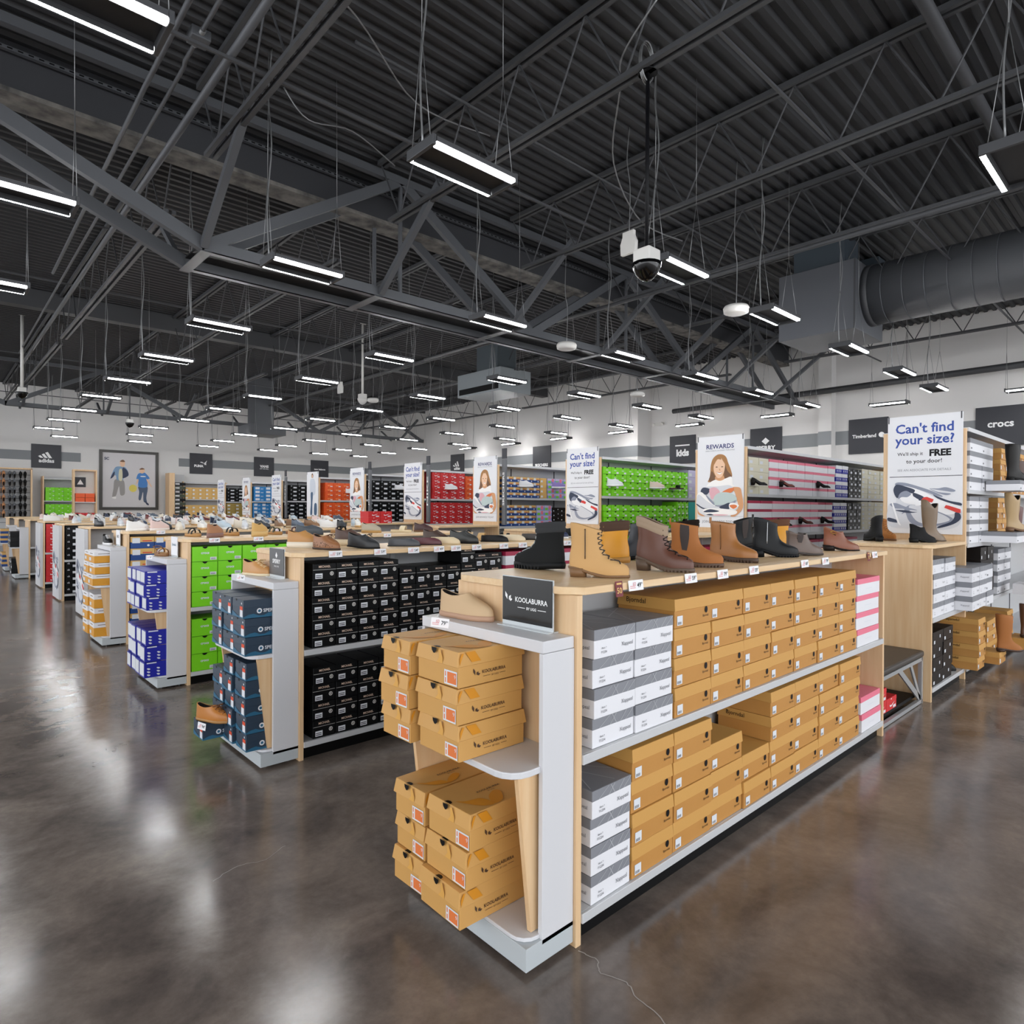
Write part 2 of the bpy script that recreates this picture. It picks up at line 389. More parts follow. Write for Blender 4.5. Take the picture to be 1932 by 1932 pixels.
def lights():
    proto = make_light(); first = True
    ys = [(1.1, [6.86, 9.85, 12.6]), (4.45, [.66, 3.47, 6.84, 9.52, 12.49, 15.35, 17.9]), (7.62, [.66, 3.48, 6.72, 9.92, 12.69, 15.38, 18.27]),
          (10.9, [.6, 3.55, 6.76, 9.88, 12.57, 15.3, 18.2]), (14.0, [.5, 3.57, 6.74, 9.85, 12.6, 15.3, 18.1]),
          (17.15, [3.54, 6.71, 9.85, 12.6, 15.3, 18.1]), (20.12, [3.52, 6.68, 9.8, 12.6, 15.3, 18.1]), (23.3, [3.5, 6.77, 9.9, 12.6, 15.3, 18.1]),
          (26.45, [3.55, 6.3, 9.6, 12.6, 15.4, 18.0]), (29.6, [3.5, 6.55, 9.8, 12.7, 15.6, 18.2]), (32.6, [4.4, 7.2, 10.1, 13.0, 15.8, 18.2])]
    for r, (y, xs) in enumerate(ys):
        for c, x in enumerate(xs):
            x_, y_ = x, y
            if (r, c) == (1, 1): x_, y_ = 3.47, 4.40
            if first: o = proto; o.location = (x_, y_, 4.6); first = False
            else: o = copy_tree(proto, (x_, y_, 4.6))
            tag(o, f'twin-tube hanging light, {ORD[c+1]} along its line in the {ORD[r+1]} line going back', 'light', 'twin-tube hanging lights under the roof')
    for i, y in enumerate((2.9, 5.95, 9.1, 12.2, 15.2, 18.3, 21.4, 24.5)):
        o = copy_tree(proto, (19.65, y, 4.6), PI/2)
        tag(o, f'hanging light turned along the east wall above the wall signs, {ORD[i+1]} going back', 'light', 'hanging lights along the east wall')
lights()

# ---------------------------------------------------------------- cameras and access points
def small_ceiling_things():
    def pod(x, y, z, label, dark=True, pole=M_ink, r=.02, ztop=7.19):
        g = empty('security_camera', (x, y, z), label=label, cat='security camera')
        b = MB(); b.tube([(0, 0, .12), (0, 0, ztop-z)], r, 0, 10); b.cyl((0, 0), .1, ztop-z-.02, ztop-z, 0); b.build('pole', pole, g)
        b = MB(); b.box(-.1, .1, -.1, .1, .0, .14); b.build('housing', M_plastic, g, bevel=.015)
        b = MB(); b.loft([[(q*math.cos(2*PI*k/16), q*math.sin(2*PI*k/16), zz) for k in range(16)] for q, zz in ((.15, .0), (.145, -.04), (.11, -.11), (.06, -.16), (.01, -.18))]); b.build('dome', M_gl if dark else M_plastic, g)
    pod(5.386, 3.85, 4.16, 'dark-domed security camera on a long black pole beside a hanging light', True, M_ink, .02, 6.1)
    pod(9.67, 17.1, 4.95, 'white dome camera on a white pole beyond the double girder', False, M_plastic, .035)
    pod(2.1, 23.0, 4.95, 'small camera on a white pole at the far edge of the sales floor', True, M_plastic, .04)
    pod(5.75, 27.5, 4.85, 'dark dome camera hanging low before the back wall', True, M_steel, .02)
    def ap(x, y, z, label, rd=True, zt=7.19):
        g = empty('access_point', (x, y, z), label=label, cat='access point')
        if rd:
            b = MB(); b.loft([[(q*math.cos(2*PI*k/20), q*math.sin(2*PI*k/20), zz) for k in range(20)] for q, zz in ((.15, .0), (.19, .02), (.2, .08), (.18, .12))]); b.build('case', M_plastic, g)
        else:
            b = MB(); b.prism([(-.13, -.16), (.13, -.16), (.14, 0), (.1, .1), (.1, .17), (-.1, .17), (-.1, .1), (-.14, 0)], 'x', -.03, .03); b.build('case', M_plastic, g, bevel=.01)
        b = MB(); b.tube(spline([(0, 0, .1), (.02, 0, .8), (-.03, .02, 1.2), (0, 0, zt-z)], 4), .007, 0, 5); b.build('cable', M_galv, g)
    ap(7.5, 5.67, 5.52, 'flat white access point hanging beside the black camera pole', False)
    ap(9.47, 5.06, 4.78, 'round white access point hanging just ahead of the big duct box')
    ap(9.27, 8.5, 4.8, 'round white access point hanging against the double girder')
    ap(9.0, 17.2, 5.2, 'bell-shaped white sensor beside the white camera pole', False)
    ap(11.29, 19.26, 5.3, 'round white access point just east of the white camera pole')
    ap(14.3, 10.5, 4.75, 'small white access point beyond the girder under the east joists')
    # loose cables looping under the joists
    for i, pts in enumerate((
        [(5.2, 3.6, 6.6), (5.3, 4.1, 6.35), (5.9, 4.6, 6.5), (6.8, 5.4, 6.3), (8.1, 5.9, 6.1), (9.4, 6.0, 6.2)],
        [(.9, 5.0, 6.95), (2.0, 5.6, 6.9), (3.4, 6.2, 6.95), (4.6, 6.8, 6.8), (5.9, 6.9, 6.95)],
        [(3.3, 7.8, 6.9), (3.6, 7.75, 6.6), (4.3, 7.9, 6.8), (5.1, 8.1, 6.7)])):
        tag(MB().tube(spline(pts, 6), .01, 0, 5).build('ceiling_cable', M_galv), ['pale cable looping below the joists toward the duct', 'pale cable crossing beneath the deck from the front light', 'thin pale cable sagging along the strut channel'][i], 'cable')
    g = MB()
    for k in range(3): g.tube([(5.386+.11*math.cos(a)+.01*k, 3.85+.02*k, 6.2+.2*math.sin(a)) for a in [2*PI*j/20 for j in range(21)]], .008, 0, 5)
    tag(g.build('cable_coil', M_galv), 'coil of pale cable hung where the black camera pole meets the joist', 'cable')
small_ceiling_things()

# ---------------------------------------------------------------- shelving
def Y(k): return 1.62+2.428*k
ROWN = ['front', 'second', 'third', 'fourth', 'fifth', 'sixth', 'seventh', 'eighth', 'ninth', 'tenth']
def low_gondola(k, x0, x1, label, end0=True, end1=True, name='shoe_gondola'):
    y = Y(k); g = empty(name, (x0, y, 0), label=label, cat='shelving unit', group='low shoe gondolas across the sales floor')
    L = x1-x0; Dp = .73
    c = .045
    prof = [(-.03, .06), (.03, -.02), (L+.01, -.02), (L+.01, Dp+.02), (.03, Dp+.02), (-.03, Dp-.06)]
    b = MB(); b.prism(prof, 'z', 1.345, 1.375); b.build('top_board', M_woodx, g, bevel=.003)
    if end0: MB().box(0, .03, -.005, Dp, 0, 1.344).build('end_panel', M_wood, g, bevel=.002)
    if end1: MB().box(L-.03, L, -.005, Dp, 0, 1.344).build('end_panel', M_wood, g, bevel=.002)
    a, e = (.031 if end0 else 0), (L-.031 if end1 else L)
    b = MB(); b.box(a, e, .36, .372, .1, 1.344); b.build('back_panel', M_back, g)
    b = MB(); x = a+.9
    while x < e-.2: b.box(x-.02, x+.02, .352, .36, .12, 1.344); x += 1.2
    b.build('upright', M_shelf, g)
    for z in (.70, .09):
        b = MB(); b.box(a, e, 0, .36, z+.006, z+.03); b.box(a, e, -.012, 0, z-.008, z+.03); b.box(a, e, .372, Dp, z+.006, z+.03); b.build('shelf', M_shelf, g, bevel=.002)
    b = MB(); b.box(a, e, .03, Dp-.03, 0, .09); b.build('kick_base', M_black, g)
    return g
def tall_gondola(k, x0, x1, back='a5a6a8'):
    y = Y(k); g = empty('tall_shoe_gondola', (x0, y, 0), label=f'tall wood-ended shoe gondola with a white top ledge, {ORD[k+1]} going back', cat='shelving unit', group='tall shoe gondolas with posters on their ends')
    L = x1-x0
    MB().box(0, .03, -.005, .74, 0, 2.5).build('end_panel', M_wood, g, bevel=.003)
    MB().box(L-.03, L, -.005, .74, 0, 2.5).build('end_panel', M_wood, g)
    MB().box(.03, L-.03, .36, .375, .1, 2.5).build('back_panel', M_back, g)
    b = MB(); b.box(.03, L-.03, -.02, .36, 2.47, 2.51); b.box(.03, L-.03, .376, .76, 2.47, 2.51); b.build('top_ledge', M_white, g)
    b = MB(); x = .65
    while x < L: b.box(x-.012, x+.012, .352, .359, .12, 2.46); x += 1.22
    b.build('upright', M_steel, g)
    for z in (1.865, 1.325, .70, .09):
        b = MB(); b.box(.03, L-.03, -.01, .36, z, z+.025); b.box(.03, L-.03, -.018, -.01, z-.015, z+.025); b.box(.03, L-.03, .376, .73, z, z+.025); b.build('shelf', M_shelf, g)
    MB().box(.03, L-.03, .03, .7, 0, .09).build('kick_base', M_black, g)
    return g
for k in range(10):
    low_gondola(k, 1.83, 5.26, f'low wood-topped shoe gondola, {ORD[k+1]} going back, ends at the main aisle' if k else 'nearest low gondola with tan and grey-lidded white boxes')
    low_gondola(k, 6.47, 7.58 if k == 0 else 7.83, f'short low gondola joined to the {ORD[k+1]} tall gondola going back' if k else 'short low gondola behind the bench, boots on its top', end1=False, name='short_gondola')
    tall_gondola(k, 7.62 if k == 0 else 7.86, 13.6)

def endcap(k, label):
    g = empty('endcap_display', (1.83, Y(k), 0), label=label, cat='end display', group='white end displays along the main aisle')
    def rshelf(x0, z0, z1, r=.09):
        p = [(-.001, .02), (x0+r, .02)]+[(x0+r-r*math.sin(a), .02+r-r*math.cos(a)) for a in (.4, .8, 1.2, PI/2)]
        q = [(x0+r-r*math.sin(a), .74-r+r*math.cos(a)) for a in (PI/2, 1.2, .8, .4)]+[(x0+r, .74), (-.001, .74)]
        return MB().prism((p+q)[::-1], 'z', z0, z1)
    MB().box(-.17, -.001, .01, .775, 1.145, 1.19).build('top_shelf', M_white, g, bevel=.003)
    MB().box(-.17, -.001, .008, .03, .085, 1.144).build('side_post', M_white, g, bevel=.002)
    MB().box(-.17, -.001, .755, .775, .085, 1.144).build('side_post', M_white, g, bevel=.002)
    rshelf(-.315, .708, .733).build('shelf', M_white, g, bevel=.004)
    rshelf(-.25, .105, .12, .07).build('shelf', M_white, g, bevel=.003)
    for yy in (.045, .70):
        MB().prism([(-.26, .707), (-.002, .707), (-.002, .122), (-.19, .122)], 'y', yy, yy+.02).build('bracket', M_wood, g)
    b = MB(); b.box(-.25, -.001, .008, .755, .02, .104); b.build('plinth', M_plinth, g, bevel=.002)
    b = MB()
    for xx in (-.2, -.05):
        for yy in (.06, .7): b.cyl((xx, yy), .008, 0, .022, 0, 8)
    b.build('foot', M_galv, g)
    MB().box(-.004, -.001, .035, .75, .125, 1.143).build('back_board', M_wood, g)
endcap(0, 'white end display on the nearest gondola, stacked with tan leaf-print boxes')
endcap(1, 'white end display on the second gondola, stacked with navy boxes')
endcap(2, 'white end display on the third gondola, stacked with cobalt blue boxes')
endcap(3, 'white end display on the fourth gondola, stacked with mustard boxes')
endcap(8, 'white end display on the ninth gondola, stacked with blue and tan boxes')
endcap(7, 'white end display on the farthest visible gondola, stacked with black boxes')

# bench against the short gondola
def bench():
    g = empty('bench', (5.32, 1.66, 0), label='dark cushioned bench with a slanted metal frame between the gondolas', cat='bench')
    MB().box(0, 1.13, 0, .42, .40, .455).build('cushion', mat('bench_cushion', '3a3531', .45), g, bevel=.02, bseg=3)
    b = MB()
    for y in (.02, .38):
        b.bar((1.09, y, 0), (1.09, y, .4), .03, .035); b.bar((.04, y, 0), (.04, y, .4), .03, .035)
        b.bar((.04, y, .385), (1.09, y, .385), .03, .03); b.bar((.04, y, .02), (1.09, y, .02), .03, .03)
        b.bar((1.07, y, .04), (.5, y, .385), .012, .05); b.bar((1.07, y, .04), (.8, y, .385), .012, .04)
    b.build('frame', mat('bench_frame', 'b4b6b8', .35, .5), g)
    MB().box(.04, 1.06, .05, .37, .05, .075).build('lower_shelf', M_black, g)
bench()

# graphic panels that close the fifth to seventh rows
def shoe_art(b, o, ux, uy, w, h, off=.001, m0=0):
    """abstract white running shoe with navy and red marks; materials m0.. = pale grey, navy, red, mid grey, white"""
    o = Vector(o); ux = Vector(ux)*w; uy = Vector(uy)*h; nn = ux.cross(uy).normalized()
    def pl(pts, m, lay, sm=True):
        q = spline(pts, 4, True) if sm else pts
        b.add([o+ux*x+uy*y+nn*(off+lay*.0006) for x, y in q], [tuple(range(len(q)))], m0+m)
    pl([(.10,.90),(.23,.905),(.41,.83),(.58,.74),(.72,.64),(.85,.56),(.99,.50),(.99,.2),(.92,.08),(.7,.02),(.3,.04),(.01,.1),(.01,.5),(.12,.56)], 0, 1)
    pl([(.13,.86),(.3,.86),(.5,.76),(.7,.62),(.98,.48),(.98,.37),(.8,.32),(.6,.42),(.4,.50),(.2,.58)], 4, 2)
    pl([(.11,.90),(.13,.95),(.25,.94),(.42,.87),(.6,.78),(.75,.68),(.72,.66),(.56,.74),(.4,.82),(.25,.88)], 3, 3)
    pl([(.08,.80),(.10,.88),(.14,.91),(.25,.87),(.38,.80),(.35,.73),(.28,.76),(.19,.72),(.14,.64),(.10,.70)], 1, 4)
    pl([(.2,.76),(.27,.78),(.33,.72),(.28,.66),(.2,.66),(.15,.62),(.16,.7)], 3, 5)
    pl([(.36,.74),(.42,.72),(.51,.65),(.46,.58),(.42,.62),(.36,.68)], 1, 5)
    pl([(.26,.46),(.44,.50),(.62,.42),(.88,.26),(.86,.16),(.55,.08),(.32,.16)], 3, 4)
    pl([(.30,.47),(.44,.49),(.60,.41),(.80,.29),(.84,.2),(.6,.13),(.4,.2)], 0, 5)
    for i in range(5): pl([(.24+.035*i,.60-.022*i),(.38+.04*i,.66-.035*i),(.40+.04*i,.64-.035*i),(.26+.035*i,.575-.022*i)], 4, 8, False)
    pl([(.50,.65),(.55,.66),(.64,.61),(.62,.55),(.58,.56),(.47,.60)], 2, 9, False)
    pl([(.80,.50),(.84,.49),(.99,.42),(.99,.35),(.94,.36),(.78,.45)], 2, 9, False)
    pl([(.92,.36),(.98,.34),(.99,.24),(.9,.14),(.72,.06),(.70,.09),(.86,.18),(.91,.27)], 1, 7)
    pl([(.63,.70),(.7,.66),(.85,.58),(.99,.54),(.99,.49),(.85,.54),(.70,.62)], 1, 7)
    pl([(.01,.25),(.14,.2),(.15,.15),(.01,.18)], 1, 6)
    pl([(.03,.52),(.12,.54),(.25,.47),(.42,.40),(.3,.40),(.2,.32),(.24,.42),(.1,.44)], 3, 6)
    pl([(.11,.40),(.25,.40),(.35,.37),(.42,.365),(.3,.345),(.18,.37)], 1, 7)
    pl([(.06,.52),(.08,.53),(.16,.2),(.19,.1),(.16,.12),(.13,.2)], 4, 8)
    pl([(.58,.82),(.7,.82),(.8,.84),(.92,.78),(.88,.75),(.75,.78),(.66,.80)], 3, 6); pl([(.58,.82),(.7,.75),(.86,.72),(.8,.69),(.68,.74)], 3, 6)
ART = [mat('art_pale', 'd4d6dc', .5), mat('art_navy', '252f48', .5), mat('art_red', 'd5352d', .5), mat('art_grey', '8b91a2', .5), mat('art_white', 'f3f3f5', .5)]
for k, pn in ((4, 'fifth'), (5, 'sixth'), (6, 'seventh')):
    g = empty('graphic_end_panel', (1.78, Y(k), 0), label=f'white end panel printed with a large running shoe on the {pn} gondola', cat='display panel', group='printed end panels on the gondolas')
    MB().box(0, .045, .0, .74, .03, 1.34).build('panel', M_white, g)
    b = MB(); shoe_art(b, (0, .7, .15), (0, -1, 0), (0, 0, 1), .68, .75); b.build('print', ART, g)

# ---------------------------------------------------------------- shoe boxes
M_kraft = mat('kraft_board', 'b8823f', .6, kind='n', col2='c28c48', scale=4)
M_kraft2 = mat('kraft_board_lid', 'c8964e', .6)
M_kool = mat('leaf_print_board', 'cb9a56', .55)
M_orange = mat('amber_print', 'd18a1c', .5); M_orangelab = mat('orange_label', 'e0793f', .5)
M_koolpale = mat('amber_pale', 'd9a352', .5)
M_xw = mat('white_board', 'e6e6ea', .45); M_xg = mat('grey_lid', '84868c', .4); M_xl = mat('lid_line', 'b4b5ba', .45)
M_mk = mat('black_board', '17181a', .35); M_cop = mat('copper_ink', 'd6bba6', .5)
M_navy = mat('navy_board', '26384a', .45); M_teal = mat('teal_print', '24607f', .5); M_lab = mat('label_paper', 'dcdfe4', .5)
M_green = mat('lime_board', '7bd61a', .45); M_cob = mat('cobalt_board', '1a229c', .4); M_blue = mat('sky_board', '2b7fc0', .45)
M_rb = mat('red_board', 'd0272b', .45); M_ob = mat('orange_board', 'e8591f', .45)
M_pink = mat('pink_lid', 'e8788f', .45); M_mag = mat('crimson_lid', 'a82246', .45)
M_must = mat('mustard_board', 'd9992c', .5); M_beige = mat('beige_board', 'd9d4be', .5); M_lil = mat('lilac_board', 'c5bedb', .45)
M_skn = mat('royal_board', '1e4586', .45); M_tan = mat('tan_board', 'd9ae66', .5); M_olive = mat('olive_board', 'a98f4a', .5)
M_brown = mat('dark_brown_board', '231b18', .4); M_turq = mat('turquoise_board', '1aa39b', .45); M_pas = mat('pastel_board', '8fa3d8', .45)
#          body    lid     lid share, adjective, features
KIND = {
 'kraft': (M_kraft, M_kraft2, .40, 'tan'), 'xap': (M_xw, M_xg, .36, 'grey-lidded white'), 'kool': (M_kool, M_kool, .40, 'leaf-printed tan'),
 'mk': (M_mk, M_mk, .36, 'black ring-logo'), 'sperry': (M_navy, M_navy, .42, 'navy'), 'green': (M_green, M_green, .0, 'lime green'),
 'cob': (M_cob, M_cob, .0, 'cobalt blue'), 'red': (M_rb, M_rb, .3, 'red'), 'orange': (M_ob, M_ob, .3, 'orange'),
 'pink': (M_xw, M_pink, .3, 'pink-lidded white'), 'crim': (M_xw, M_mag, .3, 'crimson-lidded white'), 'must': (M_must, M_xw, .35, 'white-lidded mustard'),
 'blk': (M_mk, M_mk, .3, 'black white-label'), 'beige': (M_beige, M_beige, .3, 'beige'), 'lil': (M_lil, M_lil, .3, 'lilac'),
 'sk': (M_skn, M_tan, .45, 'blue and tan'), 'bw': (M_blue, M_blue, .3, 'bright blue'), 'bwl': (M_cob, M_xw, .45, 'blue and white'), 'olive': (M_olive, M_olive, .3, 'olive'),
 'brn': (M_brown, M_brown, .3, 'dark brown'), 'turq': (M_turq, M_turq, .0, 'turquoise'), 'pas': (M_pas, M_lil, .4, 'pastel'), 'tan': (M_tan, M_tan, .3, 'mustard-tan')}
SW = spline([(-.5, -.1), (-.38, -.28), (-.1, -.22), (.5, .3), (-.1, -.05), (-.32, -.08), (-.42, .1)], 3, True)
_bp = {}
def box_parts(kind, w, d, h, far):
    key = (kind, round(w, 3), round(d, 3), round(h, 3), far)
    if key in _bp: return _bp[key]
    body, lid, lf, adj = KIND[kind]; P = []; e = .0015; W2 = w/2
    top = h*(1-lf) if lf else h
    b = MB(); b.box(-W2+e, W2-e, e, d-e, 0, top if lf else h-.002); P.append(('body', b, [body]))
    fl = .009 if kind == 'kool' else .004 if kind == 'kraft' else .0
    if lf:
        l = MB(); l.frustum((-W2+e*.3-fl*.5, W2-e*.3+fl*.5, -fl, d+fl), top-.002, (-W2+e, W2-e, .001, d-.001), h-.001)
        P.append(('lid', l, [lid]))
    F = dict(o=(0, 0, 0), ux=(1, 0, 0), uy=(0, 0, 1)); R_ = dict(o=(W2, 0, 0), ux=(0, 1, 0), uy=(0, 0, 1)); T = dict(o=(0, 0, h), ux=(0, 1, 0), uy=(-1, 0, 0))
    def rect(b, f, x0, x1, y0, y1, m=0, off=.0008): b.poly([(x0, y0), (x1, y0), (x1, y1), (x0, y1)], f['o'], f['ux'], f['uy'], m, off)
    def tx(b, f, s, x, y, wd, m=0, off=.0012, bold=0):
        o = Vector(f['o'])+Vector(f['ux'])*x+Vector(f['uy'])*y; b.text(s, o, f['ux'], f['uy'], width=wd, m=m, off=off, bold=bold)
    lab = MB(); pr = MB(); labm = [M_lab, M_ink]; prm = [M_ink]
    if kind == 'kraft':
        rect(lab, F, -W2+.02, -W2+.065, .012, .055); 
        if not far:
            for i in range(5): rect(lab, F, -W2+.026+.006*i, -W2+.029+.006*i, .016, .028, 1, .0012)
        pr.poly(circ(W2-.045, h*.47, .0125, 14, .016), (0, 0, 0), (1, 0, 0), (0, 0, 1), 0, .0012)
        if not far: tx(pr, F, 'Bjorndal', W2-.05, h*.26, .05); tx(pr, dict(o=(-W2, d, 0), ux=(0, -1, 0), uy=(0, 0, 1)), 'Bjorndal', .11, h*.8, .11, off=.004)
    elif kind == 'xap':
        if not far:
            tx(lab, F, 'F1234', -W2+.06, h*.2, .035, 1); tx(lab, F, 'Black 7', -W2+.06, h*.34, .03, 1)
            tx(pr, F, 'Xappeal', W2-.06, h*.32, .075); prm = [mat('grey_ink', '77787e', .5), M_xl]
            for a, c in ((-.7, -.2), (-.2, .1), (.1, -.1), (.55, .95), (.3, .6)):
                pr.poly([(a*W2, top), (a*W2+.004, top), (c*W2+.004, h-.002), (c*W2, h-.002)], (0, 0, 0), (1, 0, 0), (0, 0, 1), 1, .001)
            for x0, y0, x1, y1 in ((-.9, .02, .3, .3), (.3, .02, -.5, .3), (-.2, .3, .9, .1), (.9, .3, -.9, .16)):
                q = Vector((x1-x0, (y1-y0)*4)).normalized(); nx, ny = -q.y*.002, q.x*.002
                pr.poly([(y0+ny, -(x0*W2+nx)), (y1+ny, -(x1*W2+nx)), (y1-ny, -(x1*W2-nx)), (y0-ny, -(x0*W2-nx))], T['o'], T['ux'], T['uy'], 1, .0008)
            tx(pr, R_ if False else dict(o=(-W2, d, 0), ux=(0, -1, 0), uy=(0, 0, 1)), 'Xappeal', d-.06, h*.35, .07, off=.001)
        else: rect(lab, F, -W2+.03, -W2+.07, h*.16, h*.28, 1)
        labm = [M_lab, mat('small_print', '5c5d63', .5)]
    elif kind == 'mk':
        rect(lab, F, -W2+.018, -W2+.07, .012, .047)
        for i in range(2): rect(lab, F, -W2+.022, -W2+.064, .019+.011*i, .024+.011*i, 1, .0012)
        prm = [mat('silver_ink', 'cfcdc8', .4), M_cop]
        ring = circ(W2-.034, h*.38, .014, 16); inn = circ(W2-.034, h*.38, .009, 16)
        for i in range(16):
            j = (i+1) % 16; pr.poly([ring[i], ring[j], inn[j], inn[i]], (0, 0, 0), (1, 0, 0), (0, 0, 1), 0, .0012)
        rect(pr, F, W2-.038, W2-.030, h*.38-.006, h*.38+.006)
        tx(pr, F, 'MICHAEL', 0, top+(h-top)*.5, w*.5, 1 if (w*1000) % 2 else 0, bold=.02)
        rect(pr, F, -W2+.002, W2-.002, top-.0015, top+.0005, 1 if far else 0)
    elif kind == 'kool':
        prm = [mat('leaf_ink', '4b3424', .5), M_orange, M_koolpale, M_black]
        rect(lab, F, W2-.085, W2-.008, .006, .06); rect(lab, F, W2-.066, W2-.012, .012, .054, 1, .0012); labm = [M_lab, M_orangelab, M_lab]
        tx(lab, F, '9', W2-.02, .04, .009, 2, .0018)
        for i in range(2): rect(lab, F, W2-.08, W2-.074, .012+.024*i, .03+.024*i, 1, .0012)
        # thumb notch, leaves over lid front, top and side
        q = [(-.016, h), (-.014, h-.012), (-.004, h-.022), (.004, h-.022), (.014, h-.012), (.016, h)]
        pr.poly(q, (-.01, 0, 0), (1, 0, 0), (0, 0, 1), 3, .0095)
        pr.poly([(0, -.018), (.014, -.014), (.018, 0), (.014, .014), (0, .018)], (-.01, 0, h), (0, 1, 0), (-1, 0, 0), 3, .0008)
        pr.poly([(.005, top), (.022, top+.02), (.018, h-.006), (.03, h-.003), (.045, top+.02), (.042, top)], (0, 0, 0), (1, 0, 0), (0, 0, 1), 2, .0092)
        for pts in ([(.03, -.005), (.06, -.03), (.12, -.05), (.13, -W2+.012), (.08, -W2+.03), (.04, -.03)], [(.13, -W2+.012), (.15, -.06), (.2, -.03), (.22, -.05), (.18, -W2+.02)]):
            pr.poly(spline(pts, 4, True), T['o'], T['ux'], T['uy'], 1, .0008)
        s_ = .003
        pr.poly([(.03, h-.004), (.075, h-.004), (.105, top+.01), (.06, top+.01)], (W2+.0035, 0, 0), (0, 1, 0), (0, 0, 1), 1, .0012)
        pr.poly([(.002, top+.004), (.022, h-.006), (.012, h-.006), (.002, top+.03)], (W2+.0035, 0, 0), (0, 1, 0), (0, 0, 1), 1, .0012)
        tx(pr, R_, 'KOOLABURRA', .175, h*.34, .12, bold=.015); tx(pr, R_, 'BY UGG', .18, h*.2, .035); rect(pr, R_, .12, .155, h*.2, h*.2+.0015); rect(pr, R_, .205, .235, h*.2, h*.2+.0015)
        for px, a in ((.080, 1.9), (.086, .9), (.089, .2)):
            c, n_ = math.cos(a), math.sin(a); L_ = .028 if a > 1 else .016
            pr.poly([(px, h*.28), (px+c*L_*.5-n_*.005, h*.28+n_*L_*.5+c*.005), (px+c*L_, h*.28+n_*L_), (px+c*L_*.5+n_*.005, h*.28+n_*L_*.5-c*.005)], R_['o'], R_['ux'], R_['uy'], 0, .0012)
        tx(pr, T, 'KOOLABURRA', .2, .0, .12, off=.001, bold=.015); tx(pr, T, 'BY UGG', .2, -.018, .035, off=.001)
    elif kind == 'sperry':
        rect(lab, F, W2-.06, W2-.012, .008, .052); labm = [M_lab, mat('vermilion_label', 'd9502f', .5)]
        rect(lab, F, W2-.06, W2-.012, .052, .075, 1)
        prm = [M_teal, M_lab, M_black]
        q = [(0, 0), (d, 0)]+[(d-d*i/10, h*(.16+.08*math.sin(i*1.7))) for i in range(11)]
        pr.poly(q, R_['o'], R_['ux'], R_['uy'], 0, .0008)
        pr.poly([(-W2, 0), (W2, 0), (W2, h*.18), (0, h*.1), (-W2, h*.3)], (0, 0, 0), (1, 0, 0), (0, 0, 1), 0, .0006)
        pr.poly(circ(.10, h*.36, .017, 16), R_['o'], R_['ux'], R_['uy'], 1, .001)
        pr.poly(circ(.10, h*.36, .009, 12), R_['o'], R_['ux'], R_['uy'], 0, .0014); tx(pr, R_, 'SPERRY', .175, h*.36, .1, 1, bold=.02)
        pr.poly([(-.014, h), (-.01, h-.014), (.01, h-.014), (.014, h)], (-.02, 0, 0), (1, 0, 0), (0, 0, 1), 2, .0012)
        pr.poly(circ(W2-.03, h*.8, .007, 10), (0, 0, 0), (1, 0, 0), (0, 0, 1), 1, .001)
    elif kind == 'green':
        prm = [M_black, M_lab, mat('lime_shade_print', '4f9a12', .5)]
        pr.poly([(-.024, h-.002), (-.018, h-.012), (-.006, h-.02), (.006, h-.02), (.018, h-.012), (.024, h-.002)], (0, 0, 0), (1, 0, 0), (0, 0, 1), 0, .001)
        if far: rect(pr, F, -.03, .03, h*.5, h*.58, 1)
        else: tx(pr, F, 'crocs', 0, h*.55, .075, 1, bold=.03)
        rect(lab, F, W2-.07, W2-.012, .012, .04)
        if not far: rect(lab, F, W2-.064, W2-.02, .018, .022, 1, .0012); rect(lab, F, W2-.064, W2-.02, .029, .032, 1, .0012)
        rect(pr, F, -W2+.002, W2-.002, .0, .002, 2)
    elif kind == 'cob':
        rect(lab, F, -W2+.01, W2-.012, .014, h-.012)
        prm = [M_lab]; rect(pr, R_, .02, .1, h-.016, h-.006)
        for i in range(3):
            for c in range(3): pr.poly(spline([(.02+.05*i*1.6+.025*0, h*.6-.028*c+.0), (.035+.08*i, h*.62-.028*c), (.05+.08*i, h*.55-.028*c), (.035+.08*i, h*.5-.028*c)], 2, True), R_['o'], R_['ux'], R_['uy'], 0, .001)
    elif kind in ('red', 'orange'):
        prm = [M_paper if kind == 'red' else mat('amber_mark', 'f6b26a', .5), M_black]
        pr.poly([(p[0]*w*.5, h*.42+p[1]*h*.55) for p in SW], (W2*.1, 0, 0), (1, 0, 0), (0, 0, 1), 0, .001)
        pr.poly(circ(-W2*.1, h*.88, .012, 8, .006), (0, 0, 0), (1, 0, 0), (0, 0, 1), 0 if kind == 'red' else 1, .001)
        rect(lab, F, W2*.25, W2*.8, .008, .03)
    elif kind == 'blk':
        rect(lab, F, -W2*.1, W2*.75, h*.15, h*.5); prm = [M_lab]
        for i in range(3): pr.poly([(-W2*.7+.012*i, h*.6), (-W2*.7+.012*i+.006, h*.6), (-W2*.7+.012*i-.004, h*(.75+.06*i)), (-W2*.7+.012*i-.01, h*(.75+.06*i))], (0, 0, 0), (1, 0, 0), (0, 0, 1), 0, .001)
    elif kind == 'sk':
        rect(lab, F, -W2*.85, -W2*.2, h*.45, h*.9); prm = [M_lab, M_red]
        pr.poly(circ(W2*.5, h*.25, .014, 10), (0, 0, 0), (1, 0, 0), (0, 0, 1), 0, .001); rect(pr, F, W2*.0, W2*.8, h*.6, h*.68, 1)
    elif kind == 'must':
        prm = [mat('soft_ink', '6d5a44', .5), M_paper]; tx(pr, F, 'KEEN' if False else 'FOOTWEAR', 0, h*.82, w*.5) if False else rect(pr, F, -W2*.5, W2*.5, h*.8, h*.86)
